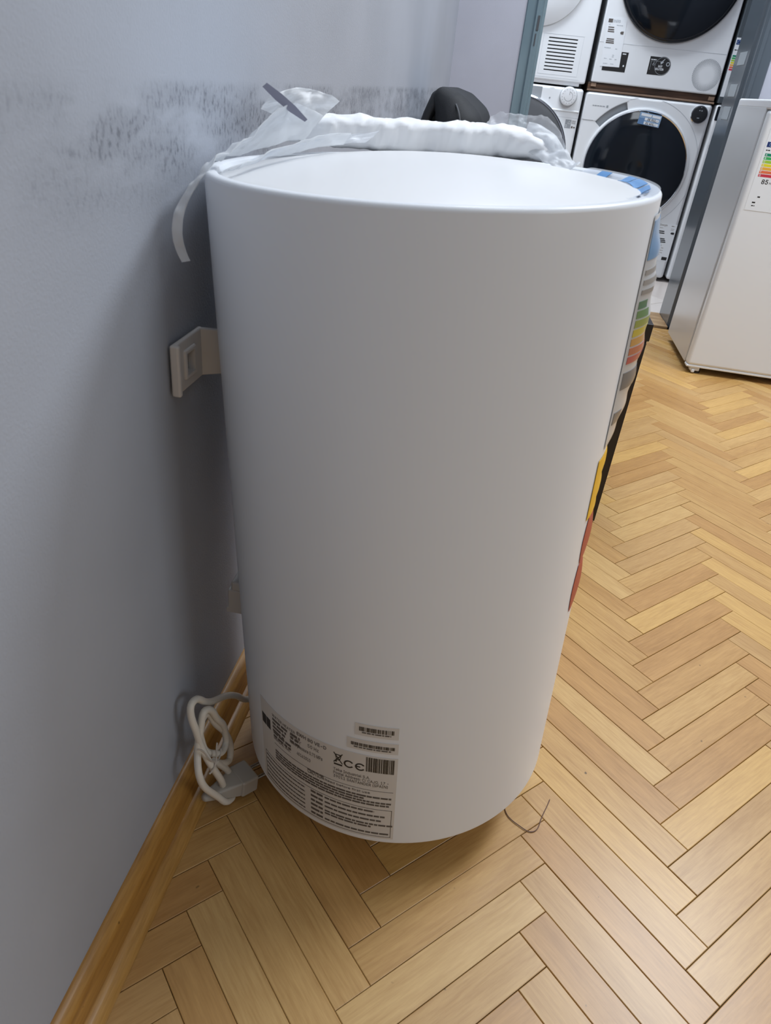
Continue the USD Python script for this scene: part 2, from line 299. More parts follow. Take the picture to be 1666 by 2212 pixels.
for i in range(-60, 80):
    for k in range(-12, 14):
        gx, gy = OX + i*PWID + k*PLEN, OY + i*PWID - k*PLEN
        for o, (u0, v0, du, dv) in enumerate(((gx, gy, PLEN, PWID), (gx+PLEN, gy+PWID-PLEN, PWID, PLEN))):
            q = [e1*a + e2*b for a, b in ((u0, v0), (u0+du, v0), (u0+du, v0+dv), (u0, v0+dv))]
            c = np.mean(q, 0)
            if not (WX-.25 < c[0] < 2.2 and -0.1 < c[1] < Y_FAR+.2): continue
            pg = Polygon(q).intersection(room)
            if pg.geom_type != 'Polygon' or pg.area < 4e-5: continue
            x, y, z = project((*c, 0))
            seen = z > 0 and -90 < x < W+90 and 420 < y < H+120 and not (1285 > x > 560 and y < 1650)
            blocks.append((not seen, c[1]**2+c[0]**2, pg, o))
blocks.sort(key=lambda b: (b[0], b[1]))
rest = {}
rngp = np.random.default_rng(11)
for n, (hid, _, pg, o) in enumerate(blocks):
    m = block(pg, 0.0, rngp)
    if m is None: continue
    t = int(rngp.integers(0, len(TONES)))
    if n < 295 and not hid: part(fl, 'plank', m, PW[(o, t)], smooth=False)
    else: rest.setdefault((o, t), []).append(m)
for (o, t), ms in rest.items(): part(fl, 'plank_field', ms, PW[(o, t)], smooth=False, kind='stuff')
# beyond the seen blocks the floor goes on plainly
part(fl, 'floor_border', [bx((2.0, NY, -0.02), (RX, Y_FAR-0.014, -0.0005)), bx((WX+.006, NY, -0.02), (2.0, 0.10, -0.0005))], PW[(0, 1)], smooth=False)

# skirting board with its quarter moulding along the left wall
sk = thing('baseboard_left', kind='structure')
part(sk, 'skirting_board', prism(Polygon([(0, 0), (0.0155, 0), (0.0155, 0.047), (0.012, 0.0535), (0.005, 0.0575), (0, 0.0575)]), 0, 3.35).apply_transform(np.array([[1, 0, 0, WX], [0, 0, 1, -0.2], [0, 1, 0, 0], [0, 0, 0, 1.0]])), 'skirt')
qa = [(0.0155 + 0.0145*math.cos(a), 0.0155*math.sin(a)) for a in np.linspace(0, math.pi/2, 9)]
part(sk, 'shoe_moulding', prism(Polygon([(0.0155, 0)] + qa), 0, 3.35).apply_transform(np.array([[1, 0, 0, WX], [0, 0, 1, -0.2], [0, 1, 0, 0.0004], [0, 0, 0, 1.0]])), 'shoe', smooth=60)

# doorway: steel frame, worn sill
dr = thing('door_1', kind='structure')
def frame_side(x_in, s):
    """pressed steel frame: s = -1 left of the opening, +1 right"""
    p = [(x_in, Y_FAR2+.002), (x_in, Y_FAR+0.03), (x_in+s*0.010, Y_FAR+0.022), (x_in+s*0.012, Y_FAR-0.004), (x_in+s*0.020, Y_FAR-0.014), (x_in+s*0.032, Y_FAR-0.014), (x_in+s*0.038, Y_FAR-0.006),
         (x_in+s*0.068, Y_FAR-0.006), (x_in+s*0.074, Y_FAR+0.004), (x_in+s*0.012, Y_FAR+0.004), (x_in+s*0.012, Y_FAR2+.002)]
    return prism(Polygon(p).buffer(0), 0.0, 2.03)
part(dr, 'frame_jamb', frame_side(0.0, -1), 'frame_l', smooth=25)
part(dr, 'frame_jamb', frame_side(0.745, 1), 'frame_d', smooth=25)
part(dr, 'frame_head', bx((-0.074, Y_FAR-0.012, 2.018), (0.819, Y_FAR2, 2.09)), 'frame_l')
for z0, z1 in ((0.966, 1.008), (0.864, 0.905), (0.788, 0.831)):
    part(dr, 'pale_plate', rb((0.7435, 3.262, z0), (0.7458, 3.37, z1), 0.001), 'plate')  # lighter rectangles on the face of the right jamb
part(dr, 'strike_slot', [bx((-0.0245, Y_FAR-0.0158, 1.0), (-0.0165, Y_FAR-0.0128, 1.045)), bx((-0.0245, Y_FAR-0.0158, 0.953), (-0.0205, Y_FAR-0.0128, 0.99))], 'dark_grey')
part(dr, 'sill_board', rb((0.0, 3.195, -0.02), (0.745, 3.30, 0.010), 0.004), 'sill')
part(dr, 'sill_board', rb((0.0, 3.302, -0.02), (0.745, 3.432, 0.007), 0.004), 'sill')

# tiled floor of the store room, laid diagonally
tf = thing('floor_store', kind='structure')
part(tf, 'grout_bed', bx((-1.6, Y_FAR2, -0.03), (2.6, 4.85, -0.002)), 'grout', smooth=False)
p0, q0, ts = 3.216, 2.035, 0.33
troom = sbox(-0.5, Y_FAR2+.003, 1.9, 4.84); rngt = np.random.default_rng(5)
for i in range(-12, 12):
    for j in range(-12, 12):
        c = [(p0+(i+a)*ts, q0+(j+b)*ts) for a, b in ((0, 0), (1, 0), (1, 1), (0, 1))]
        pg = Polygon([((p-q)/math.sqrt(2), (p+q)/math.sqrt(2)) for p, q in c]).intersection(troom)
        if pg.geom_type != 'Polygon' or pg.area < 1e-3: continue
        m = block(pg.buffer(-0.0008, join_style=2), 0.0, rngt)
        if m is not None: part(tf, 'tile', m, M['tile'][int(rngt.integers(0, 3))], smooth=False)

# ------------------------------------------------------------------ the water heater
HC = np.array([-0.0357366, 0.69026, 0.069113]); HR, HL = 0.195, 0.67265
AX = np.array([math.sin(-0.05771), math.sin(-0.004197), 0]); AX[2] = math.sqrt(1-AX@AX)
HU = np.cross([0, 1, 0], AX); HU /= np.linalg.norm(HU); HV = np.cross(AX, HU)
HM = np.eye(4); HM[:3, 0], HM[:3, 1], HM[:3, 2], HM[:3, 3] = HU, HV, AX, HC
wh = thing('water_heater', 'large white cylindrical electric water heater standing on the parquet, leaning against the grey wall', 'water heater', matrix=HM)
hl = lambda p: (HM @ np.r_[p, 1])[:3]
N = 256
rr = 0.004
body = [(HR-0.016, 0.0), (HR-rr, 0.0)] + [(HR-rr+rr*math.sin(a), rr-rr*math.cos(a)) for a in np.linspace(0.2, math.pi/2, 6)]
body += [(HR, z) for z in np.linspace(0.02, HL-0.02, 12)]
body += [(HR-rr+rr*math.cos(a), HL-rr+rr*math.sin(a)) for a in np.linspace(0, math.pi/2, 7)]
body += [(HR-0.008, HL), (HR-0.0105, HL-0.0015), (HR-0.0115, HL-0.007), (HR-0.016, HL-0.007), (HR-0.016, 0.0)]
part(wh, 'shell', lathe(body, N), 'enamel', local=True)
dome = [(0, HL+0.0140)] + [(r, HL-0.004 + 0.0180*(1-(r/(HR-0.012))**2)) for r in np.linspace(0.02, HR-0.016, 14)] + [(HR-0.0122, HL-0.0052), (HR-0.0122, HL-0.012), (0, HL-0.012)]
part(wh, 'lid', lathe(dome, N), 'enamel_top', smooth=50, local=True)
bot = [(0, -0.022)] + [(r, -0.022 + 0.026*(r/(HR-0.014))**2.2) for r in np.linspace(0.02, HR-0.0145, 12)] + [(HR-0.0145, 0.012), (0, 0.012)]
part(wh, 'bottom_cap', lathe(bot, N), 'white_soft', smooth=50, local=True)
inv = np.linalg.inv(HM)
def foot(x, y, mat, name):
    """a pipe stub that reaches from the bottom cap down to the floor"""
    top = (HM @ np.array([x, y, -0.005, 1]))[:3]; ft = (HM @ np.array([x, y, -0.05, 1]))[:3]
    ft = top + (ft-top)*(top[2]/(top[2]-ft[2]))
    a = part(wh, 'pipe_stub', tube([top, top+(ft-top)*0.5, ft*[1, 1, 0]+[0, 0, 0.004]], 0.0115, 20), 'steel')
    part(a, 'thread_cap', trimesh.creation.cylinder(0.015, 0.026, sections=24).apply_translation([ft[0], ft[1], 0.0133]), mat)
foot(0.05, 0.0, 'capblue', ''); foot(-0.05, 0.0, 'capred', '')
foot(0.0, 0.095, 'dark_grey', ''); 

def on_cyl(m, r=HR, s0=0.0, z0=0.0):
    """flat drawing (x = arc length from the side facing -y, towards +x; y = height; z = outwards) wrapped on the shell"""
    m = m.copy(); v = m.vertices; a = (v[:, 0]+s0)/HR - math.pi/2; R = r + v[:, 2]
    m.vertices = np.c_[R*np.cos(a), R*np.sin(a), v[:, 1]+z0]; return m
def cut_fine(m, step=0.006):
    v, f = trimesh.remesh.subdivide_to_size(m.vertices, m.faces, step); return trimesh.Trimesh(v, f, process=False)
def patch(s0, z0, s1, z1, r0=0.0001, r1=0.0004, step=0.006): return on_cyl(cut_fine(prism(sbox(s0, z0, s1, z1), r0, r1), step))
def inked(m, lift=0.0004): m = m.copy(); m.apply_translation([0, 0, lift]); return m
def wtext(s, x, z, h, w=None, bold=False):
    m = fit_text(s, w, h, bold) if w else text(s, h, bold); m = inked(m); m.apply_translation([x, z, 0]); return cut_fine(m, 0.01)
def wpoly(p, lift=0.0004): return cut_fine(prism(p, lift, lift+0.0002), 0.006)
lab = part(wh, 'rating_label', patch(-0.1555, 0.0095, 0.0275, 0.1435), 'paper', local=True, label='large pale rating label with small print near the bottom rim')
pr = []                                           # fine print
pr.append(wtext('WATER HEATER', -0.130, 0.1315, 0.0042, 0.038)); pr.append(wtext('EWH 80 VE-D', -0.089, 0.1335, 0.0048, 0.0385, True))
for i in range(4): pr.append(wpoly(af.translate(greek(0.026 - 0.002*i, 0.0036, 20+i), -0.130, 0.1255-0.0058*i)))
for i in range(3): pr.append(wpoly(af.translate(greek(0.014, 0.0036, 30+i), -0.099, 0.1265-0.0058*i)))
pr.append(wtext('220-240 V ~', -0.100, 0.1232, 0.0040, 0.017)); pr.append(wtext('50 Hz', -0.074, 0.1240, 0.0052, 0.014))
pr.append(wtext('Rated pressure 0.75 MPa', -0.100, 0.1135, 0.0052, 0.0445)); pr.append(wtext('SERIAL No.', -0.129, 0.0965, 0.0042, 0.029))
pr.append(wtext('40162010', -0.090, 0.1015, 0.0050, 0.019)); pr.append(wpoly(af.translate(greek(0.021, 0.0022, 41), -0.0755, 0.0880)))
for i in range(2): pr.append(wpoly(af.translate(greek(0.030, 0.0034, 44+i), -0.129, 0.1055-0.0052*i)))
pr.append(wtext('Teka Industrial S.A.', -0.042, 0.1075, 0.0040, 0.041)); pr.append(wtext('Postal Address: C/ CAJO, 17 -', -0.042, 0.1020, 0.0040, 0.061)); pr.append(wtext('39011 SANTANDER (SPAIN)', -0.042, 0.0963, 0.0042, 0.0605))
pr.append(wtext('CAUTION', -0.075, 0.0835, 0.0052, 0.021, True)); pr.append(wtext('Read before first use', -0.0525, 0.0838, 0.0032, 0.052))
pr.append(wpoly(sbox(-0.128, 0.0895, 0.0245, 0.0900)))
for i, wdt in enumerate((0.150, 0.120, 0.150, 0.148)): pr.append(wpoly(af.translate(greek(wdt, 0.0026, 50+i, 0.2), -0.127, 0.0775-0.0042*i)))
for i, wdt in enumerate((0.058, 0.070, 0.066, 0.079, 0.055, 0.075)):
    pr.append(wpoly(af.translate(greek(wdt, 0.0026, 60+i, 0.25), -0.053, 0.0535-0.0074*i + (0.003 if i == 4 else 0)))); pr.append(wpoly(af.translate(greek(0.068, 0.0020, 70+i, 0.2), -0.148, 0.0530-0.0072*i)))
    pr.append(wpoly(af.translate(greek(0.016, 0.0034, 80+i, 0.2), -0.0715, 0.0532-0.0074*i)))
pr.append(wpoly(sbox(-0.150, 0.0125, 0.0245, 0.0595).difference(sbox(-0.1494, 0.0131, 0.0239, 0.0589))))
part(lab, 'printed_text', [on_cyl(q) for q in pr], 'ink', local=True, smooth=False)
sym = []                                          # conformity mark: two open rings, and the crossed-out bin
arc = lambda x, z, r0, r1: af.translate(ring(r0, r1).difference(Polygon([(0, 0), (0.02, 0.0128), (0.02, -0.0128)])), x, z)
sym += [wpoly(arc(-0.0245, 0.1235, 0.0038, 0.0056)), wpoly(arc(-0.0120, 0.1235, 0.0038, 0.0056)), wpoly(sbox(-0.0170, 0.1227, -0.0118, 0.1243))]
sym += [wpoly(Polygon([(-0.0405, 0.1335), (-0.0325, 0.1335), (-0.0345, 0.1245), (-0.0385, 0.1245)]).difference(Polygon([(-0.0393, 0.1322), (-0.0337, 0.1322), (-0.0352, 0.1256), (-0.0378, 0.1256)])))]
sym += [wpoly(Polygon([(-0.0422, 0.1350), (-0.0412, 0.1356), (-0.0312, 0.1206), (-0.0322, 0.1200)])), wpoly(Polygon([(-0.0312, 0.1350), (-0.0322, 0.1356), (-0.0422, 0.1206), (-0.0412, 0.1200)])), wpoly(sbox(-0.0415, 0.1168, -0.0318, 0.1190)), wpoly(af.translate(Point(0, 0).buffer(0.0014), -0.0392, 0.1228))]
part(lab, 'approval_mark', [on_cyl(q) for q in sym], 'ink_b', local=True, smooth=False)
def barcode(x0, z0, x1, z1, seed):
    rng = random.Random(seed); x, out = x0, []
    while x < x1:
        w = rng.choice((0.0004, 0.0004, 0.0008, 0.0012)); out.append(sbox(x, z0, min(x+w, x1), z1)); x += w + rng.choice((0.0003, 0.0003, 0.0005, 0.0009))
    return unary_union(out)
part(lab, 'barcode', [on_cyl(wpoly(barcode(-0.0058, 0.1190, 0.0240, 0.1410, 3)))], 'ink_b', local=True, smooth=False)
part(lab, 'black_square', [on_cyl(wpoly(sbox(-0.1530, 0.1045, -0.1440, 0.1200))), on_cyl(wpoly(sbox(-0.1430, 0.1045, -0.1350, 0.1200)))], 'ink_b', local=True, smooth=False)
for nm, a, b in (('serial_sticker', (-0.0185, 0.1715, 0.0265, 0.1885), (-0.0142, 0.1762, 0.0218, 0.1842)), ('serial_sticker', (-0.0270, 0.1495, 0.0270, 0.1655), (-0.0225, 0.1535, 0.0235, 0.1600))):
    q = part(wh, nm, patch(*a), 'paper', local=True, label='small white barcode sticker')
    part(q, 'barcode', on_cyl(wpoly(barcode(b[0], b[1]+0.002, b[2], b[3], int(1e4*b[1])))), 'ink_b', local=True, smooth=False)
    part(q, 'printed_text', on_cyl(wpoly(af.translate(greek(b[2]-b[0]-0.006, 0.0017, 9), b[0]+0.003, b[1]-0.0008))), 'ink', local=True, smooth=False)

# loose glossy energy sheet, sticking out from the right side, with the printed scale
def sheet_r(s, z):
    t = np.clip((s-0.243)/0.05, 0, 1); zz = np.clip((z-0.455)/0.20, 0, 1)
    return 0.0007 + 0.0105*np.sin(np.pi*np.clip(t*0.62, 0, 1))*(np.sin(np.pi*zz)**0.7) + 0.0012*np.sin(37*z*6)*t
def loose(s0, z0, s1, z1, lift=0.0, thick=0.0004, n=(18, 30)):
    S, Z = np.meshgrid(np.linspace(s0, s1, n[0]), np.linspace(z0, z1, n[1]), indexing='ij'); R = HR + sheet_r(S, Z) + lift; A = S/HR - math.pi/2
    return sheet(np.stack([R*np.cos(A), R*np.sin(A), Z], -1), thick)
es = part(wh, 'energy_label', loose(0.2430, 0.455, 0.3380, 0.658, n=(24, 60)), 'label_film', local=True, label='glossy energy label sheet bulging off the right side')
part(es, 'blue_header', loose(0.2450, 0.624, 0.3340, 0.654, 0.0004, n=(20, 20)), 'sheen_blue', local=True)
for i, z in enumerate((0.616, 0.608, 0.600)): part(es, 'text_line', loose(0.247, z-0.004, 0.290-0.01*i, z, 0.0004, n=(14, 3)), 'ink_l', local=True)
for i in range(7):
    part(es, 'class_bar', loose(0.2470, 0.5840-0.0080*i, 0.262+0.006*i, 0.5905-0.0080*i, 0.0004, n=(12, 5)), 'soft%d' % i, local=True)
part(es, 'dark_panel', loose(0.2465, 0.512, 0.285, 0.528, 0.0004, n=(14, 8)), 'label_dark', local=True); part(es, 'dark_panel', loose(0.2465, 0.478, 0.262, 0.490, 0.0004, n=(8, 5)), 'label_dark', local=True)
part(wh, 'warning_sticker', loose(0.2320, 0.382, 0.30, 0.447, 0.0, n=(24, 12)), 'yellow', local=True, label='yellow sticker under the energy label')
for z0, z1 in ((0.325, 0.380), (0.262, 0.322)):
    zz = np.linspace(z0, z1, 20); bow = np.sin(np.pi*(zz-z0)/(z1-z0))
    g = np.array([[(HR+0.0006+0.002*t*b)*np.array([math.cos(s/HR-math.pi/2), math.sin(s/HR-math.pi/2), 0]) + [0, 0, z] for t, s in ((0, 0.243-0.005*b), (0.5, 0.250), (1, 0.262+0.004*b))] for z, b in zip(zz, bow)])
    part(wh, 'red_stripe', sheet(g, 0.0004), 'red', local=True, label='red printed stripe on the right side')

# wall brackets at the back (left one in view), lower spacer, power cord
def bracket(y0, y1, yarm, z0, z1):
    xw = WX + 0.0025
    pl = rbm((xw, y0, z0), (xw+0.005, y1, z1), 0.0022) + rbm((xw, y0, z0), (xw+0.009, y0+0.006, z1), 0.0022)
    hy, hz = 0.5*(y0+y1)-0.001, 0.5*(z0+z1)
    pl = pl - m3.Manifold.cube([0.02, 0.017, 0.021], True).translate([xw+0.002, hy, hz])
    rim = rbm((xw+0.003, hy-0.0125, hz-0.0145), (xw+0.0072, hy+0.0125, hz+0.0145), 0.002) - m3.Manifold.cube([0.02, 0.017, 0.021], True).translate([xw+0.002, hy, hz])
    arm = m3.Manifold.batch_hull([rbm((xw, yarm-0.003, z0+0.001), (xw+0.006, yarm+0.002, z1-0.001), 0.001), rbm((-0.232, yarm+0.012, z0+0.006), (-0.228, yarm+0.017, z1-0.003), 0.001)])
    return pl + rim + arm
part(wh, 'wall_bracket', bracket(0.577, 0.642, 0.640, 0.538, 0.587), 'bracket', label='white steel wall bracket with a square hole')
part(wh, 'wall_bracket', bracket(0.778, 0.843, 0.780, 0.538, 0.587), 'bracket')
part(wh, 'wall_spacer', [rb((-0.2575, 0.650, 0.233), (-0.225, 0.674, 0.263), 0.002), rb((-0.2535, 0.650, 0.262), (-0.222, 0.674, 0.276), 0.003), rb((-0.2600, 0.650, 0.228), (-0.226, 0.674, 0.236), 0.0015)], 'bracket')
cord_main = [(-0.192, 0.675, 0.085), (-0.215, 0.672, 0.075), (-0.237, 0.662, 0.070), (-0.243, 0.641, 0.095), (-0.248, 0.616, 0.120), (-0.250, 0.591, 0.139), (-0.252, 0.572, 0.153), (-0.255, 0.558, 0.168), (-0.258, 0.548, 0.180),
             (-0.259, 0.536, 0.183), (-0.2575, 0.531, 0.170), (-0.253, 0.531, 0.149), (-0.248, 0.532, 0.121), (-0.240, 0.531, 0.101), (-0.235, 0.536, 0.079), (-0.230, 0.546, 0.045), (-0.2265, 0.557, 0.014), (-0.2215, 0.558, 0.0055), (-0.222, 0.548, 0.009), (-0.228, 0.534, 0.030), (-0.236, 0.519, 0.062),
             (-0.242, 0.512, 0.089), (-0.246, 0.516, 0.103), (-0.250, 0.525, 0.112), (-0.251, 0.532, 0.130), (-0.250, 0.540, 0.150), (-0.249, 0.548, 0.163), (-0.246, 0.556, 0.158), (-0.242, 0.563, 0.140), (-0.238, 0.573, 0.118), (-0.236, 0.5765, 0.098), (-0.234, 0.572, 0.084), (-0.234, 0.562, 0.083), (-0.238, 0.549, 0.092), (-0.246, 0.541, 0.103), (-0.251, 0.540, 0.122),
             (-0.254, 0.545, 0.142), (-0.252, 0.556, 0.148), (-0.246, 0.566, 0.128), (-0.240, 0.577, 0.103), (-0.236, 0.586, 0.077), (-0.234, 0.587, 0.058), (-0.233, 0.580, 0.046), (-0.235, 0.568, 0.053), (-0.240, 0.557, 0.066), (-0.241, 0.552, 0.074), (-0.238, 0.558, 0.062), (-0.233, 0.567, 0.044), (-0.229, 0.573, 0.022), (-0.226, 0.571, 0.009), (-0.224, 0.562, 0.010), (-0.230, 0.550, 0.026)]
cord = part(wh, 'power_cord', tube(smooth_path(cord_main, 6), 0.0043, 10), 'cable', smooth=60, label='white power cord tied in a coil against the skirting')
pc = np.array([-0.214, 0.573, 0.0225]); pd = np.array([0.60, 0.78, -0.10]); pd /= np.linalg.norm(pd)    # the plug lies on the floor behind the coil
ps = np.cross(pd, [0, 0, 1]); ps /= np.linalg.norm(ps); pu = np.cross(ps, pd)
PM = np.eye(4); PM[:3, 0], PM[:3, 1], PM[:3, 2], PM[:3, 3] = ps, pu, pd, pc
plug = rbm((-0.0175, -0.013, -0.016), (0.0175, 0.013, 0.014), 0.004)
plug = m3.Manifold.batch_hull([rbm((-0.0175, -0.0125, -0.010), (0.0175, 0.0125, 0.014), 0.003)]) + m3.Manifold.batch_hull([rbm((-0.015, -0.0115, -0.014), (0.015, 0.0115, -0.006), 0.003), m3.Manifold.sphere(0.006, 16).translate([0, 0.002, -0.052])])
pm = arr(plug); pm.apply_transform(PM); part(cord, 'plug', pm, 'plug', label='pale grey two pin plug')
for sx in (-0.0095, 0.0095):
    pin = trimesh.creation.cylinder(0.0024, 0.020, sections=16); pin.apply_translation([sx, 0, 0.023]); pin.apply_transform(PM); part(cord, 'plug_pin', pin, 'steel')
part(cord, 'twist_tie', [tube(smooth_path([(-0.240, 0.503, 0.152), (-0.236, 0.520, 0.122), (-0.2335, 0.533, 0.098), (-0.232, 0.544, 0.090), (-0.234, 0.556, 0.094)], 5), 0.0011, 6),
                         tube(smooth_path([(-0.234, 0.546, 0.116), (-0.2325, 0.539, 0.102), (-0.232, 0.532, 0.092), (-0.236, 0.524, 0.086)], 5), 0.0011, 6)], 'wire', label='thin wire tie twisted round the coil')

# ------------------------------------------------------------------ crumpled packing foam on the lid
pk = thing('packing_foam', 'crumpled white packing foam and clear film lying on top of the water heater', 'packaging', loc=(-0.075, 0.80, 0.755))
def crumple(p, amp, sc, seed): return amp*(meshkit.fbm(np.asarray(p)*sc, 4, seed)-0.5)*2
def roll(path, half_w, half_h, seed, sides=26, n=70, amp=0.006):
    c = smooth_path(path, max(2, n//(len(path)-1))); k = np.linspace(0, 1, len(c))
    wv, hv = np.interp(k, np.linspace(0, 1, len(half_w)), half_w), np.interp(k, np.linspace(0, 1, len(half_h)), half_h)
    t = np.gradient(c, axis=0); t /= np.linalg.norm(t, axis=1, keepdims=True); side = np.cross(t, [0, 0, 1]); side /= np.linalg.norm(side, axis=1, keepdims=True); up = np.cross(side, t)
    th = np.arange(sides)*2*np.pi/sides; sq = lambda x: np.sign(x)*np.abs(x)**0.6
    v = c[:, None] + wv[:, None, None]*sq(np.cos(th))[None, :, None]*side[:, None] + hv[:, None, None]*sq(np.sin(th))[None, :, None]*up[:, None]
    d = crumple(v, amp, 42, seed) + crumple(v, amp*0.5, 130, seed+5); out = v - c[:, None]; out /= np.linalg.norm(out, axis=-1, keepdims=True)+1e-9
    v = v + out*d[..., None]; v = v.reshape(-1, 3)
    i, j = np.meshgrid(np.arange(len(c)-1), np.arange(sides), indexing='ij')
    q = np.stack([i*sides+j, i*sides+(j+1) % sides, (i+1)*sides+(j+1) % sides, (i+1)*sides+j], -1).reshape(-1, 4); f = np.vstack([q[:, [0, 1, 2]], q[:, [0, 2, 3]]])
    m0 = len(v); e = (len(c)-1)*sides; kk = np.arange(sides); v = np.vstack([v, c[0], c[-1]])
    f = np.vstack([f, np.c_[np.full(sides, m0), (kk+1) % sides, kk], np.c_[np.full(sides, m0+1), e+kk, e+(kk+1) % sides]])
    m = trimesh.Trimesh(v, f, process=False); trimesh.repair.fix_normals(m); return m
part(pk, 'foam_roll', roll([(-0.236, 0.770, 0.7560), (-0.195, 0.795, 0.7570), (-0.12, 0.815, 0.7585), (-0.06, 0.820, 0.7610), (-0.012, 0.812, 0.7640), (0.014, 0.798, 0.7640), (0.030, 0.782, 0.7580)], [0.014, 0.032, 0.038, 0.038, 0.036, 0.028, 0.012], [0.0110, 0.0140, 0.0150, 0.0155, 0.0155, 0.0130, 0.007], 3, n=120, amp=0.0055), 'foam', smooth=60)
def ribbon(path, width, seed, wdir=(0, 0, 1), thick=0.0006, nv=14, amp=0.006, n=8):
    c = smooth_path(path, n); k = np.linspace(0, 1, len(c)); wv = np.interp(k, np.linspace(0, 1, len(width)), width)
    wd = np.array(wdir, float); wd = wd if wd.ndim == 2 else np.tile(wd, (2, 1)); wdk = np.stack([np.interp(k, np.linspace(0, 1, len(wd)), wd[:, a]) for a in range(3)], 1); wdk /= np.linalg.norm(wdk, axis=1, keepdims=True)
    s = np.linspace(-0.5, 0.5, nv); g = c[:, None] + (wv[:, None]*s[None, :])[..., None]*wdk[:, None]
    t = np.gradient(c, axis=0); nn = np.cross(t, wdk); nn /= np.linalg.norm(nn, axis=1, keepdims=True)
    g = g + nn[:, None]*(crumple(g, amp, 38, seed) + crumple(g, amp*0.6, 110, seed+3))[..., None]
    return sheet(g, thick)
part(pk, 'film_flap', ribbon([(-0.196, 0.735, 0.7610), (-0.206, 0.718, 0.7630), (-0.217, 0.690, 0.7610), (-0.234, 0.642, 0.7500), (-0.248, 0.603, 0.730), (-0.260, 0.583, 0.708), (-0.264, 0.578, 0.690), (-0.2625, 0.578, 0.672), (-0.258, 0.578, 0.662)], [0.030, 0.044, 0.060, 0.064, 0.040, 0.020, 0.011, 0.009, 0.007], 8, wdir=[(0.3, 0.50, 0.55), (0.5, 0.45, 0.60), (0.7, 0.35, 0.45), (0.85, 0.3, 0.2)], thick=0.0008), 'film', label='milky film flap hanging over the rim towards the wall', smooth=60)
part(pk, 'foam_tuft', ribbon([(-0.188, 0.755, 0.7735), (-0.206, 0.745, 0.7790), (-0.222, 0.735, 0.7800), (-0.238, 0.722, 0.7780)], [0.030, 0.034, 0.030, 0.014], 14, wdir=[(0.5, 0.5, 0.6), (0.4, 0.3, 0.8)], amp=0.010, nv=20), 'foam', smooth=60)
part(pk, 'film_fold', ribbon([(-0.158, 0.720, 0.7565), (-0.178, 0.685, 0.7540), (-0.203, 0.632, 0.7450), (-0.220, 0.592, 0.7375)], [0.016, 0.020, 0.018, 0.012], 21, wdir=[(0.3, 0.6, 0.5), (0.7, 0.3, 0.4)], amp=0.004), 'film', smooth=60)
part(pk, 'film_fold', ribbon([(-0.140, 0.742, 0.7590), (-0.166, 0.715, 0.7550), (-0.192, 0.665, 0.7500), (-0.214, 0.615, 0.7400)], [0.022, 0.026, 0.026, 0.016], 23, wdir=[(0.3, 0.6, 0.3), (0.7, 0.3, 0.2)], amp=0.004), 'clear', smooth=60)
part(pk, 'clear_film', ribbon([(-0.040, 0.850, 0.7780), (-0.005, 0.840, 0.7800), (0.022, 0.818, 0.7755), (0.034, 0.792, 0.7650), (0.042, 0.770, 0.7560)], [0.030, 0.034, 0.036, 0.028, 0.016], 31, wdir=[(0.1, 0.8, 0.30), (0.2, 0.5, 0.7)], amp=0.008, nv=24, n=12), 'clear', label='clear crinkled film end of the packing foam', smooth=60)
part(pk, 'film_end', ribbon([(0.000, 0.800, 0.7700), (0.018, 0.785, 0.7690), (0.034, 0.762, 0.7600), (0.052, 0.735, 0.7570)], [0.032, 0.034, 0.026, 0.012], 37, wdir=[(0.2, 0.5, 0.7), (0.4, 0.8, 0.2)], amp=0.007, nv=20), 'film', smooth=60)
part(pk, 'packing_strap', ribbon([(-0.190, 0.690, 0.7690), (-0.203, 0.690, 0.7770), (-0.216, 0.690, 0.7850), (-0.228, 0.690, 0.7925)], [0.003, 0.007, 0.0075, 0.005], 2, wdir=(0.62, 0.2, 0.55), amp=0.0006, thick=0.0008), 'strap', label='narrow lilac grey strap sticking up')
def rim_strip(a0, a1, r0, r1, lift, n=24):
    A = np.radians(np.linspace(a0, a1, n)); rr_ = np.linspace(r0, r1, 7)
    zt = lambda r: HL + 0.0012 + lift + np.where(r > HR-0.008, 0, -0.0045*np.clip((HR-0.008-r)/0.010, 0, 1)**1.4) + 0.0015*np.sin(9*A[:, None])*np.clip((HR-0.006-r)/0.012, 0, 1)
    R = np.tile(rr_, (n, 1)); g = np.stack([R*np.cos(A)[:, None], R*np.sin(A)[:, None], zt(R)], -1)
    return sheet(g @ HM[:3, :3].T + HM[:3, 3], 0.0003)
tp = part(pk, 'edge_tape', rim_strip(40, -24, HR-0.026, HR-0.002, 0.0), 'clear', label='clear tape along the rim of the lid with blue marks')
for a0, a1 in ((33, 28), (18, 12), (11, 1), (-1, -9), (-14, -18)):
    part(tp, 'blue_mark', rim_strip(a0, a1, HR-0.021, HR-0.010, 0.0006, 8), 'sky')

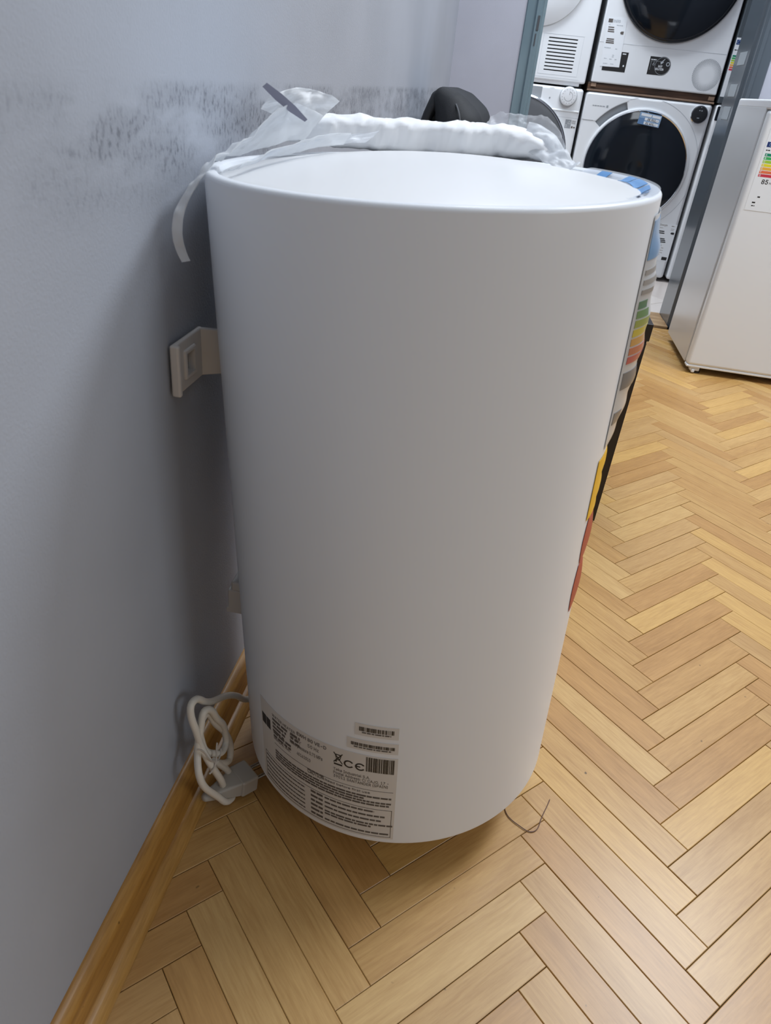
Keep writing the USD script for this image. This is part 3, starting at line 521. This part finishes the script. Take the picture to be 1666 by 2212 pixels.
# ------------------------------------------------------------------ office chair against the left wall
ch = thing('office_chair', 'black upholstered office chair with its rounded back against the left wall', 'chair', loc=(-0.02, 2.22, 0))
cy0, cy1 = 2.0, 2.44
def bar_chain(pts, y0, y1, seg=32):
    """rounded upholstered shape: bars along y with round ends, (x, z, radius, inset of the ends), hulled one to the next"""
    bar = lambda x, z, r, e: m3.Manifold.batch_hull([m3.Manifold.sphere(r, seg).translate([x, y0+r*0.55+e, z]).scale([1, 1, 1]), m3.Manifold.sphere(r, seg).translate([x, y1-r*0.55-e, z])])
    bs = [bar(*p) for p in pts]; out = m3.Manifold()
    for p, q in zip(bs, bs[1:]): out = out + m3.Manifold.batch_hull([p, q])
    return out
part(ch, 'backrest', bar_chain([(-0.214, 0.7735, 0.025, 0.03), (-0.186, 0.748, 0.043, 0.012), (-0.165, 0.712, 0.061, 0.0), (-0.158, 0.66, 0.064, 0.0), (-0.152, 0.58, 0.062, 0.0), (-0.150, 0.51, 0.050, 0.0)], cy0, cy1), 'black_fabric', smooth=60)
part(ch, 'back_shell', bar_chain([(-0.228, 0.772, 0.018, 0.03), (-0.246, 0.735, 0.013, 0.02), (-0.259, 0.69, 0.012, 0.01), (-0.266, 0.60, 0.012, 0.01), (-0.262, 0.53, 0.012, 0.01), (-0.222, 0.47, 0.014, 0.03)], cy0+0.01, cy1-0.01), 'black', smooth=60)
part(ch, 'piping', tube(smooth_path([(-0.176, cy0-.004, 0.765), (-0.160, cy0-.028, 0.735), (-0.152, cy0-.030, 0.69), (-0.150, cy0-.029, 0.62)], 6), 0.0022, 8), 'dark_grey')
part(ch, 'seat', rb((-0.19, 1.99, 0.42), (0.27, 2.45, 0.49), 0.03, 20), 'black_fabric', smooth=50)
part(ch, 'back_bar', [rb((-0.225, 2.19, 0.40), (-0.15, 2.25, 0.62), 0.01), rb((-0.20, 2.19, 0.395), (0.03, 2.25, 0.415), 0.006)], 'black')
part(ch, 'gas_column', trimesh.creation.cylinder(0.028, 0.33, sections=32).apply_translation([0.04, 2.22, 0.25]), 'black')
for k in range(5):
    a = math.radians(72*k+18); c, s = math.cos(a), math.sin(a)
    lg = part(ch, 'base_leg', arr(m3.Manifold.batch_hull([m3.Manifold.sphere(0.022, 16).translate([0.04, 2.22, 0.10]), m3.Manifold.sphere(0.013, 16).translate([0.04+0.235*c, 2.22+0.235*s, 0.068])])), 'black')
    wl = trimesh.creation.cylinder(0.025, 0.036, sections=28); wl.apply_transform(T.rotation_matrix(math.pi/2, [1, 0, 0])); wl.apply_transform(T.rotation_matrix(a, [0, 0, 1])); wl.apply_translation([0.04+0.235*c, 2.22+0.235*s, 0.0255]); part(lg, 'caster', wl, 'dark_grey')

# ------------------------------------------------------------------ low black cabinet behind the heater
lc = thing('low_cabinet', 'low black laminate cabinet standing on the parquet behind the water heater', 'cabinet', loc=(0.13, 1.62, 0))
part(lc, 'body', [bx((-0.045, 1.4345, 0.022), (0.3035, 1.83, 0.418)), bx((-0.035, 1.445, 0.0), (0.296, 1.82, 0.024))], 'black_lam', smooth=False)
part(lc, 'top_board', rb((-0.05, 1.429, 0.418), (0.307, 1.835, 0.452), 0.0015), 'black_lam')
part(lc, 'door', rb((-0.043, 1.4295, 0.003), (0.127, 1.4345, 0.414), 0.001), 'black_lam')
part(lc, 'door', rb((0.130, 1.4295, 0.003), (0.3035, 1.4345, 0.414), 0.001), 'black_lam')

# ------------------------------------------------------------------ printed sheets for flat fronts
def scale_bars(parent, x, z, w0, dw, h, gap, y, letters=True, cols=EU):
    for i in range(7):
        zz = z - i*(h+gap); w = w0 + i*dw
        p = fpoly([(x, zz), (x+w, zz), (x+w+h*0.5, zz+h/2), (x+w, zz+h), (x, zz+h)], y, 0.0002, 0.0005)
        b = part(parent, 'class_bar', p, 'eu%d' % i, smooth=False)
def ftext(s, x, z, h, y, w=None, bold=False, lift=0.0004):
    m = fit_text(s, w, h, bold) if w else text(s, h, bold); m = m.copy(); v = m.vertices.copy(); v[:, 2] = v[:, 2] + lift; m.vertices = v; m.apply_translation([x, z, 0]); return front(m, y)
def fgreek(x, z, w, h, y, seed, lift=0.0003): return front(prism(af.translate(greek(w, h, seed), x, z), lift, lift+0.0002), y)

# ------------------------------------------------------------------ fridge with an energy label
FX, FY = 0.7115, 2.62
fr = thing('fridge', 'white undercounter fridge with grey sides and a coloured energy label on its door', 'fridge', loc=(0.99, 2.82, 0))
part(fr, 'cabinet', rb((FX, FY+0.048, 0.028), (FX+0.555, 3.03, 0.838), 0.004), 'grey_side')
part(fr, 'top_board', rb((FX, FY+0.002, 0.832), (FX+0.555, 3.03, 0.858), 0.006), 'white_soft')
part(fr, 'door', rb((FX+0.001, FY, 0.030), (FX+0.554, FY+0.040, 0.832), 0.012, 24), 'white', smooth=60)
part(fr, 'door_seal', bx((FX+0.008, FY+0.0385, 0.036), (FX+0.547, FY+0.0495, 0.828)), 'mid_grey')
part(fr, 'bottom_trim', rb((FX+0.001, FY+0.002, 0.0235), (FX+0.554, FY+0.036, 0.0325), 0.003), 'white')
part(fr, 'hinge', [rb((FX+0.018, FY+0.008, 0.010), (FX+0.052, FY+0.030, 0.0255), 0.003), rb((FX+0.024, FY+0.004, 0.004), (FX+0.036, FY+0.020, 0.016), 0.003)], 'white_soft')
for x, y in ((FX+0.045, FY+0.03), (FX+0.51, FY+0.03), (FX+0.045, 2.99), (FX+0.51, 2.99)):
    part(fr, 'foot', trimesh.creation.cylinder(0.016, 0.030, sections=24).apply_translation([x, y, 0.0152]), 'black')
YE = FY - 0.0002
el = part(fr, 'energy_label', frect(FX+0.019, 0.553, FX+0.125, 0.790, YE, 0, 0.0004), 'paper_w', smooth=False, label='white energy label with coloured class bars')
part(el, 'union_flag', frect(0.7350, 0.7335, 0.7600, 0.7480, YE, 0.0003, 0.0005), 'navy', smooth=False)
part(el, 'star_ring', fpoly(af.translate(ring(0.0040, 0.0055), 0.7475, 0.7408), YE, 0.0005, 0.0007), 'tagblue', smooth=False)
part(el, 'printed_text', [ftext('ENERG', 0.741, 0.7650, 0.0120, YE, 0.050, True), ftext('85', 0.7535, 0.632, 0.0125, YE, None, True), ftext('kWh/annum', 0.778, 0.633, 0.006, YE), fgreek(0.737, 0.7235, 0.012, 0.003, YE, 1), fgreek(0.747, 0.575, 0.010, 0.004, YE, 2), fgreek(0.748, 0.566, 0.010, 0.003, YE, 4), fgreek(0.758, 0.592, 0.008, 0.004, YE, 5)], 'ink_b', smooth=False)
for i in range(7):
    zz = 0.7165 - i*0.0096
    b = part(el, 'class_bar', fpoly([(0.7385, zz-0.0078), (0.772+0.006*i, zz-0.0078), (0.776+0.006*i, zz-0.0039), (0.772+0.006*i, zz), (0.7385, zz)], YE, 0.0003, 0.0005), 'eu%d' % i, smooth=False)
part(el, 'class_letter', [ftext('ABCDEFG'[i], 0.7405, 0.7165-i*0.0096-0.0064, 0.0052, YE, None, True, 0.0006) for i in range(7)], 'paper_w', smooth=False)

# ------------------------------------------------------------------ washing machines and dryers in the store room
YW = 4.153; YB = YW + 0.56
def cabinet(x0, x1, z0, z1, r=0.010): return rbm((x0, YW, z0), (x1, YB, z1), r, 20)
def feet(t, x0, x1, z0):
    for x in (x0+0.05, x1-0.05):
        for y in (YW+0.06, YB-0.06): part(t, 'foot', trimesh.creation.cylinder(0.02, 0.024, sections=20).apply_translation([x, y, z0-0.0065]), 'black')
BASE = 0.018
# lower right washer, big dark porthole
w1 = thing('washing_machine', 'white front loader with large black porthole door and blue price card, below the dryer', 'washing machine', loc=(0.5645, YW+0.28, 0))
dc = (0.570, 0.533)
def sector(c, r0, r1, a0, a1, n=24):
    t = np.radians(np.linspace(a0, a1, n)); return Polygon([(c[0]+r1*math.cos(a), c[1]+r1*math.sin(a)) for a in t] + [(c[0]+r0*math.cos(a), c[1]+r0*math.sin(a)) for a in t[::-1]])
rec = sector(dc, 0.262, 0.296, 111, 143)
cut = m3.Manifold.extrude(m3.CrossSection([np.array(rec.exterior.coords)[:-1]]), 0.06).rotate([90, 0, 0]).translate([0, YW+0.022, 0])
part(w1, 'body', cabinet(0.263, 0.866, BASE, 0.838, 0.016) - cut, 'white', smooth=50); feet(w1, 0.263, 0.866, BASE)
part(w1, 'handle_recess', front(prism(rec.buffer(-0.0005), -0.0215, -0.018), YW), 'mid_grey', smooth=False)
part(w1, 'door_surround', front(T_(lathe([(0.2505, -0.002), (0.2505, 0.006), (0.2545, 0.008), (0.2605, 0.006), (0.2605, -0.002)], 96), *dc), YW), 'white')
d1 = part(w1, 'door', front(T_(lathe([(0, 0.030)] + [(r, 0.030*(1-(r/0.262)**4)+0.004) for r in np.linspace(0.03, 0.2465, 14)] + [(0.2465, -0.002), (0, -0.002)], 96), *dc), YW), 'black_gloss', smooth=40, label='round black glass porthole door')
part(d1, 'chrome_ring', front(T_(lathe([(0.2465, 0.0), (0.2465, 0.0120), (0.2495, 0.0130), (0.2520, 0.0100), (0.2520, 0.0)], 96), *dc), YW), 'chrome')
groove = sector(dc, 0.3015, 0.3035, -75, 108, 60)
part(w1, 'panel_groove', [fpoly(g, YW, 0, 0.0004) for g in getattr(groove.intersection(sbox(.27, .05, .86, .83)), 'geoms', [groove])], 'ink_g', smooth=False)
drawer = sbox(0.272, 0.7165, 0.470, 0.826).difference(Point(*dc).buffer(0.2985, 48))
part(w1, 'detergent_drawer', front(prism(drawer.buffer(-0.004).buffer(0.004), 0, 0.0014), YW), 'white', smooth=False)
part(w1, 'panel_groove', frect(0.266, 0.7145, 0.322, 0.7162, YW, 0, 0.0005), 'mid_grey', smooth=False)
part(w1, 'printed_text', [fgreek(0.304, 0.778, 0.060, 0.004, YW, 3, 0.0016), frect(0.371, 0.776, 0.380, 0.786, YW, 0.0016, 0.0019)], 'mid_grey', smooth=False)
dl = part(w1, 'dial', front(T_(lathe([(0, 0.0125), (0.030, 0.0125), (0.0355, 0.0105), (0.0370, 0.006), (0.0370, -0.001), (0, -0.001)], 64), 0.813, 0.7905), YW), 'black', label='black program dial')
part(dl, 'dial_ring', front(T_(lathe([(0.0372, -0.001), (0.0372, 0.0050), (0.0395, 0.0045), (0.0400, -0.001)], 64), 0.813, 0.7905), YW), 'chrome')
part(dl, 'dial_mark', [frect(0.806, 0.806, 0.812, 0.810, YW-0.0125), frect(0.816, 0.805, 0.822, 0.810, YW-0.0125), frect(0.804, 0.774, 0.815, 0.778, YW-0.0125), frect(0.811, 0.820, 0.815, 0.823, YW-0.0125)], 'mid_grey', smooth=False)
ang = math.radians(-6)
def tagrect(x0, z0, x1, z1, d0, d1): return front(prism(af.rotate(sbox(x0, z0, x1, z1), -5, origin=(0.585, 0.746)), d0, d1), YW-0.031)
pt = part(w1, 'price_card', tagrect(0.534, 0.721, 0.638, 0.772, -0.008, 0.0006), 'tagblue', smooth=False, label='small blue price card stuck on the black door')
part(pt, 'card_band', tagrect(0.534, 0.721, 0.562, 0.748, 0.0006, 0.0009), 'tagmid', smooth=False)
part(pt, 'price_field', [tagrect(0.540, 0.757, 0.590, 0.768, 0.0006, 0.001), tagrect(0.594, 0.757, 0.634, 0.768, 0.0006, 0.001), tagrect(0.562, 0.741, 0.630, 0.752, 0.0006, 0.001), tagrect(0.562, 0.724, 0.632, 0.735, 0.0006, 0.001)], 'paper_w', smooth=False)
def tagtext(s, x, z, h):
    m = text(s, h, True).copy(); m.apply_translation([x, z, 0.0012]); R = T.rotation_matrix(math.radians(-5), [0, 0, 1], [0.585, 0.746, 0]); m.apply_transform(R); return front(m, YW-0.031)
part(pt, 'printed_text', [tagtext('28 902,-', 0.574, 0.7425, 0.0085), tagtext('31 401,-', 0.570, 0.7255, 0.0085)], 'ink_b', smooth=False)
wl1 = part(w1, 'energy_label', frect(0.745, 0.108, 0.862, 0.292, YW, 0, 0.0004), 'paper_w', smooth=False)
part(wl1, 'printed_text', [ftext('Energie', 0.777, 0.2795, 0.0085, YW, 0.036, True), fgreek(0.835, 0.280, 0.016, 0.004, YW, 5), fgreek(0.778, 0.268, 0.018, 0.002, YW, 6), fgreek(0.836, 0.268, 0.016, 0.002, YW, 6), fgreek(0.836, 0.2615, 0.015, 0.002, YW, 8)] + [fgreek(0.776+0.004*(i % 3), 0.196-0.0075*i, 0.030, 0.0025, YW, 90+i) for i in range(9)] + [fgreek(0.812, 0.170-0.012*i, 0.012, 0.003, YW, 70+i) for i in range(3)], 'ink_l', smooth=False)
part(wl1, 'label_bar', [frect(0.760, z, x, z+0.0052, YW, 0.0003, 0.0006) for z, x in ((0.250, 0.806), (0.241, 0.809), (0.214, 0.818), (0.206, 0.823), (0.198, 0.826))] + [fpoly([(0.838, 0.2475), (0.843, 0.2525), (0.857, 0.2525), (0.857, 0.2425), (0.843, 0.2425)], YW, 0.0003, 0.0006), frect(0.829, 0.112, 0.856, 0.128, YW, 0.0003, 0.0006)], 'ink_b', smooth=False)

# upper right dryer
d2 = thing('tumble_dryer', 'white tumble dryer with black round door and dotted air grille, stacked on the right', 'dryer', loc=(0.5685, YW+0.28, 0.876))
part(d2, 'body', cabinet(0.272, 0.865, 0.8765, 1.722, 0.006), 'white', smooth=50)
part(d2, 'panel_groove', frect(0.274, 1.0402, 0.863, 1.0412, YW, -0.001, 0.0004), 'ink_g', smooth=False)
dd = (0.579, 1.330)
dd2 = part(d2, 'door', front(T_(lathe([(0, 0.032)] + [(r, 0.032*(1-(r/0.285)**4)+0.006) for r in np.linspace(0.03, 0.2640, 14)] + [(0.2690, 0.008), (0.2694, -0.002), (0, -0.002)], 96), *dd), YW), 'black_gloss', smooth=40, label='round black glass dryer door')
part(dd2, 'door_rim', front(T_(lathe([(0.2540, 0.0150), (0.2560, 0.0195), (0.2600, 0.0185), (0.2615, 0.0120)], 96), *dd), YW), 'black')
hol = []
for k in range(9):
    r = 0.036 + 0.0034*k; nn = 56
    for j in range(nn):
        a = 2*math.pi*(j+0.5*(k % 2))/nn; s = 0.00035+0.00016*k; hol.append(sbox(-s, -s, s, s)); hol[-1] = af.translate(af.rotate(hol[-1], math.degrees(a)+45), 0.795+r*math.cos(a), 0.953+r*math.sin(a))
part(d2, 'air_grille', [front(prism(q, 0, 0.0005), YW) for q in hol], 'mid_grey', smooth=False, label='ring of tiny vent dots', kind='stuff')
lb = part(d2, 'black_sticker', frect(0.310, 0.928, 0.419, 1.0085, YW, 0, 0.0004), 'ink_b', smooth=False)
part(lb, 'printed_text', [fgreek(0.392, 0.999, 0.018, 0.004, YW, 2, 0.0005), frect(0.404, 0.950, 0.410, 0.957, YW, 0.0005, 0.0007)], 'paper_w', smooth=False)
sl = part(d2, 'energy_label', fpoly([(0.288, 1.138), (0.377, 1.140), (0.389, 0.946), (0.299, 0.944)], YW, 0.0006, 0.0012), 'paper_w', smooth=False, label='grey printed energy sheet')
YS = YW-0.0010
part(sl, 'label_bar', [frect(0.294, 1.118, 0.314, 1.1325, YS), frect(0.299, 1.098, 0.326, 1.102, YS), frect(0.300, 1.0885, 0.328, 1.0935, YS), frect(0.300, 1.081, 0.330, 1.0855, YS), frect(0.303, 1.052, 0.337, 1.0565, YS), frect(0.302, 1.0445, 0.338, 1.049, YS), frect(0.302, 1.037, 0.340, 1.042, YS), fpoly([(0.358, 1.0815), (0.363, 1.0875), (0.374, 1.0875), (0.374, 1.0755), (0.363, 1.0755)], YS)], 'ink', smooth=False)
part(sl, 'printed_text', [ftext('ENERG', 0.317, 1.1205, 0.0095, YS, 0.032, True)] + [fgreek(x, z, w, 0.003, YS, int(z*1e4)) for x, z, w in ((0.300, 1.108, 0.006), (0.335, 1.108, 0.03), (0.300, 1.018, 0.030), (0.352, 1.016, 0.010), (0.345, 0.990, 0.008), (0.345, 0.984, 0.008), (0.310, 0.975, 0.012), (0.335, 0.974, 0.012), (0.360, 0.974, 0.010), (0.310, 0.955, 0.02), (0.345, 0.955, 0.014))], 'ink_g', smooth=False)
es2 = part(d2, 'round_sticker', fpoly(unary_union([sbox(0.522, 0.9315, 0.585, 1.0045), Point(0.586, 0.9695).buffer(0.0375, 24)]), YW, 0, 0.0004), 'ink_b', smooth=False, label='black sticker with a round end')
part(es2, 'printed_text', [ftext('EASY', 0.567, 0.9635, 0.0085, YW, 0.019, True), ftext('SOLUTION', 0.556, 0.9520, 0.0085, YW, 0.038, True), fgreek(0.527, 0.9905, 0.026, 0.0035, YW, 12)], 'paper_w', smooth=False)
part(es2, 'emblem', [fpoly(af.translate(ring(0.0345, 0.0355), 0.586, 0.9695), YW, 0.0004, 0.0006), fpoly(af.translate(ring(0.0055, 0.0085), 0.609, 0.979), YW, 0.0004, 0.0006), fpoly(af.translate(ring(0.0030, 0.0042), 0.543, 0.973), YW, 0.0004, 0.0006), fpoly([(0.5425, 0.976), (0.544, 0.976), (0.545, 0.984), (0.5435, 0.984)], YW, 0.0004, 0.0006),
      fpoly([(0.589, 0.999), (0.592, 0.999), (0.584, 0.986), (0.589, 0.986), (0.5765, 0.975), (0.573, 0.986), (0.577, 0.986)], YW, 0.0004, 0.0006), frect(0.530, 0.9865, 0.584, 0.9872, YW, 0.0004, 0.0006), frect(0.530, 0.9500, 0.530+.0008, 0.9872, YW, 0.0004, 0.0006)], 'ink_g', smooth=False)
bd = thing('wooden_board', 'dark brown wooden board between the stacked dryer and the washing machine under it', 'board', loc=(0.565, YW+0.25, 0.839))
part(bd, 'board', rb((0.262, YW+0.012, 0.8395), (0.866, YB-0.02, 0.8755), 0.002), 'brown')
part(bd, 'slat', rb((0.262, YW+0.002, 0.8395), (0.867, YW+0.0115, 0.8475), 0.001), 'brown_l'); part(bd, 'slat', rb((0.276, YW+0.003, 0.858), (0.300, YW+0.0115, 0.874), 0.001), 'brown_l'); part(bd, 'slat', rb((0.835, YW+0.003, 0.852), (0.862, YW+0.0115, 0.870), 0.001), 'brown_l')

# lower left washer: grey porthole, knob
w3 = thing('washing_machine', 'white front loader with grey porthole and white knob, partly behind the door frame', 'washing machine', loc=(-0.05, YW+0.28, 0))
part(w3, 'body', cabinet(-0.35, 0.2485, BASE, 0.842, 0.014), 'white', smooth=50); feet(w3, -0.35, 0.2485, BASE)
gc = (-0.050, 0.527)
gd = part(w3, 'door', front(T_(lathe([(0, 0.034), (0.12, 0.034), (0.15, 0.030), (0.235, 0.018), (0.262, 0.012), (0.262, -0.002), (0, -0.002)], 96), *gc), YW), 'dark_grey', smooth=40, label='round graphite porthole door')
part(gd, 'chrome_ring', front(T_(lathe([(0.2625, -0.002), (0.2625, 0.0150), (0.2665, 0.0160), (0.2720, 0.0115), (0.2735, -0.002)], 96), *gc), YW), 'chrome')
part(w3, 'display', front(prism(sbox(-0.16, 0.786, 0.048, 0.834).buffer(-0.004).buffer(0.004), 0, 0.001), YW), 'mid_grey', smooth=False)
part(w3, 'panel_groove', frect(-0.345, 0.7145, 0.244, 0.7157, YW, 0, 0.0004), 'ink_g', smooth=False)
part(w3, 'panel_ridge', rb((0.06, YW-0.004, 0.7385), (0.246, YW+0.01, 0.7475), 0.004), 'white', smooth=60)
kb = part(w3, 'knob', front(T_(lathe([(0, 0.022), (0.034, 0.022), (0.0385, 0.0195), (0.0410, 0.006), (0.0410, -0.001), (0, -0.001)], 64), 0.1795, 0.805), YW), 'white_soft', label='white round program knob')
part(kb, 'knob_ring', front(T_(lathe([(0.0412, -0.001), (0.0412, 0.003), (0.0425, 0.0028), (0.0430, -0.001)], 64), 0.1795, 0.805), YW), 'mid_grey')  # narrow grey ring round the knob
part(kb, 'knob_mark', [fpoly(af.translate(ring(0.0195, 0.0205).difference(sbox(-0.03, 0.006, 0.004, 0.03)).difference(sbox(-.03, -.004, -.012, .01)), 0.1795, 0.805), YW-0.022, 0, 0.0004), frect(0.1825, 0.812, 0.1837, 0.826, YW-0.022)] + [fpoly(af.translate(Point(0, 0).buffer(0.0012, 3), 0.1795+0.030*math.cos(a), 0.805+0.030*math.sin(a)), YW-0.022) for a in np.linspace(0.2, 5.9, 14)], 'dark_grey', smooth=False)
st = part(w3, 'eco_sticker', frect(0.189, 0.6695, 0.2185, 0.7070, YW, 0, 0.0004), 'mid_grey', smooth=False)
part(st, 'house_icon', [fpoly(Polygon([(0.203, 0.688), (0.203, 0.696), (0.209, 0.702), (0.215, 0.696), (0.215, 0.688)]).difference(Polygon([(0.2042, 0.6892), (0.2042, 0.6955), (0.209, 0.7004), (0.2138, 0.6955), (0.2138, 0.6892)])), YW, 0.0004, 0.0006), fpoly(sbox(0.193, 0.674, 0.199, 0.685).difference(sbox(0.194, 0.675, 0.198, 0.684)), YW, 0.0004, 0.0006)], 'paper_w', smooth=False)
part(w3, 'printed_text', [fgreek(0.222, 0.703-0.0042*i, 0.018, 0.0014, YW, i) for i in range(4)] + [frect(0.222, 0.671, 0.230, 0.680, YW, 0, 0.0005), fgreek(0.233, 0.672, 0.008, 0.006, YW, 3)], 'ink', smooth=False)
part(w3, 'printed_text', [fpoly(af.translate(Point(0, 0).buffer(0.004, 3), 0.091, 0.791), YW), fgreek(0.085, 0.833, 0.022, 0.0022, YW, 4)], 'mid_grey', smooth=False)

# upper left dryer: slotted vent
d4 = thing('tumble_dryer', 'white tumble dryer with a slotted vent and white round door, stacked on the left', 'dryer', loc=(-0.06, YW+0.28, 0.850))
slots = [(0.0360, 0.0360+0.137, 1.0365-0.01445*i) for i in range(10)]
bdy = cabinet(-0.357, 0.2455, 0.8625, 1.70, 0.008)
for x0, x1, z in slots: bdy = bdy - m3.Manifold.cube([x1-x0, 0.05, 0.0050], True).translate([(x0+x1)/2, YW, z])
part(d4, 'body', bdy, 'white', smooth=50)
part(d4, 'vent_back', bx((0.034, YW+0.0235, 0.902), (0.175, YW+0.0250, 1.042)), 'black')
part(d4, 'vent_border', fpoly(sbox(0.010, 0.888, 0.200, 1.052).difference(sbox(0.0108, 0.8888, 0.1992, 1.0512)), YW, 0, 0.0004), 'ink_g', smooth=False)
part(d4, 'plinth', rb((-0.350, YW+0.006, 0.8495), (0.2200, YB-0.02, 0.8720), 0.003), 'white_soft')
part(d4, 'panel_groove', frect(-0.352, 0.8760, 0.212, 0.8768, YW, 0, 0.0004), 'ink_g', smooth=False)
part(d4, 'door', front(T_(lathe([(0, 0.026)] + [(r, 0.026*(1-(r/0.225)**3)+0.004) for r in np.linspace(0.03, 0.2110, 12)] + [(0.2130, 0.002), (0.2130, -0.002), (0, -0.002)], 96), -0.040, 1.286), YW), 'white', smooth=40)

# right column, half hidden by the door frame
w5 = thing('washing_machine', 'white washing machine with black drawer window, mostly hidden behind the right door frame', 'washing machine', loc=(1.184, YW+0.28, 0))
part(w5, 'body', cabinet(0.882, 1.482, BASE, 0.843, 0.014), 'white', smooth=50); feet(w5, 0.882, 1.482, BASE)
ds = part(w5, 'display', front(prism(sbox(0.8885, 0.774, 1.06, 0.834).buffer(-0.004).buffer(0.004), 0, 0.001), YW), 'black_gloss', smooth=False)
part(ds, 'display_edge', [frect(0.9105, 0.776, 0.9135, 0.832, YW, 0.001, 0.0015)], 'mid_grey', smooth=False)
em = part(w5, 'round_emblem', fpoly(af.translate(ring(0.0155, 0.0170), 0.9145, 0.6605), YW, 0, 0.0005), 'ink_l', smooth=False); part(em, 'emblem_core', fpoly(af.translate(Point(0, 0).buffer(0.006, 8), 0.9125, 0.660), YW, 0, 0.0005), 'ink_l', smooth=False)
part(w5, 'door', front(T_(lathe([(0, 0.03), (0.15, 0.026), (0.195, 0.010), (0.20, -0.002), (0, -0.002)], 64), 1.182, 0.50), YW), 'black_gloss', smooth=40)
d6 = thing('tumble_dryer', 'anthracite tumble dryer with a colourful energy label, mostly hidden behind the right door frame', 'dryer', loc=(1.184, YW+0.28, 0.846))
part(d6, 'body', cabinet(0.8805, 1.482, 0.8455, 1.70, 0.006), 'anthracite', smooth=50)
part(d6, 'door', front(T_(lathe([(0, 0.03), (0.17, 0.026), (0.22, 0.010), (0.225, -0.002), (0, -0.002)], 64), 1.22, 1.33), YW), 'black_gloss', smooth=40)
e6 = part(d6, 'energy_label', frect(0.8825, 0.874, 0.998, 1.110, YW, 0, 0.0005), 'paper_w', smooth=False, label='energy label with green to red bars')
part(e6, 'union_flag', frect(0.8865, 1.083, 0.9075, 1.102, YW, 0.0004, 0.0007), 'navy', smooth=False); part(e6, 'star_ring', fpoly(af.translate(ring(0.0055, 0.0070), 0.897, 1.0925), YW, 0.0007, 0.0009), 'tagblue', smooth=False)
part(e6, 'printed_text', [ftext('ENERG', 0.910, 1.087, 0.011, YW, 0.045, True), fgreek(0.887, 1.060, 0.014, 0.004, YW, 7)], 'ink_l', smooth=False)
for i in range(7):
    zz = 1.042-0.0090*i; part(e6, 'class_bar', fpoly([(0.886, zz-0.0068), (0.906+0.006*i, zz-0.0068), (0.909+0.006*i, zz-0.0034), (0.906+0.006*i, zz), (0.886, zz)], YW, 0.0004, 0.0007), 'eu%d' % i, smooth=False)

# ------------------------------------------------------------------ a thread lying on the floor
solo('loose_thread', tube(smooth_path([(0.128, 0.630, 0.0012), (0.137, 0.615, 0.0012), (0.150, 0.607, 0.0014), (0.162, 0.603, 0.0012), (0.168, 0.606, 0.0012), (0.175, 0.622, 0.0014), (0.182, 0.642, 0.0012), (0.188, 0.659, 0.0012)], 6), 0.0006, 6), 'hair', 'thin dark thread curled on the parquet right of the water heater', 'thread')
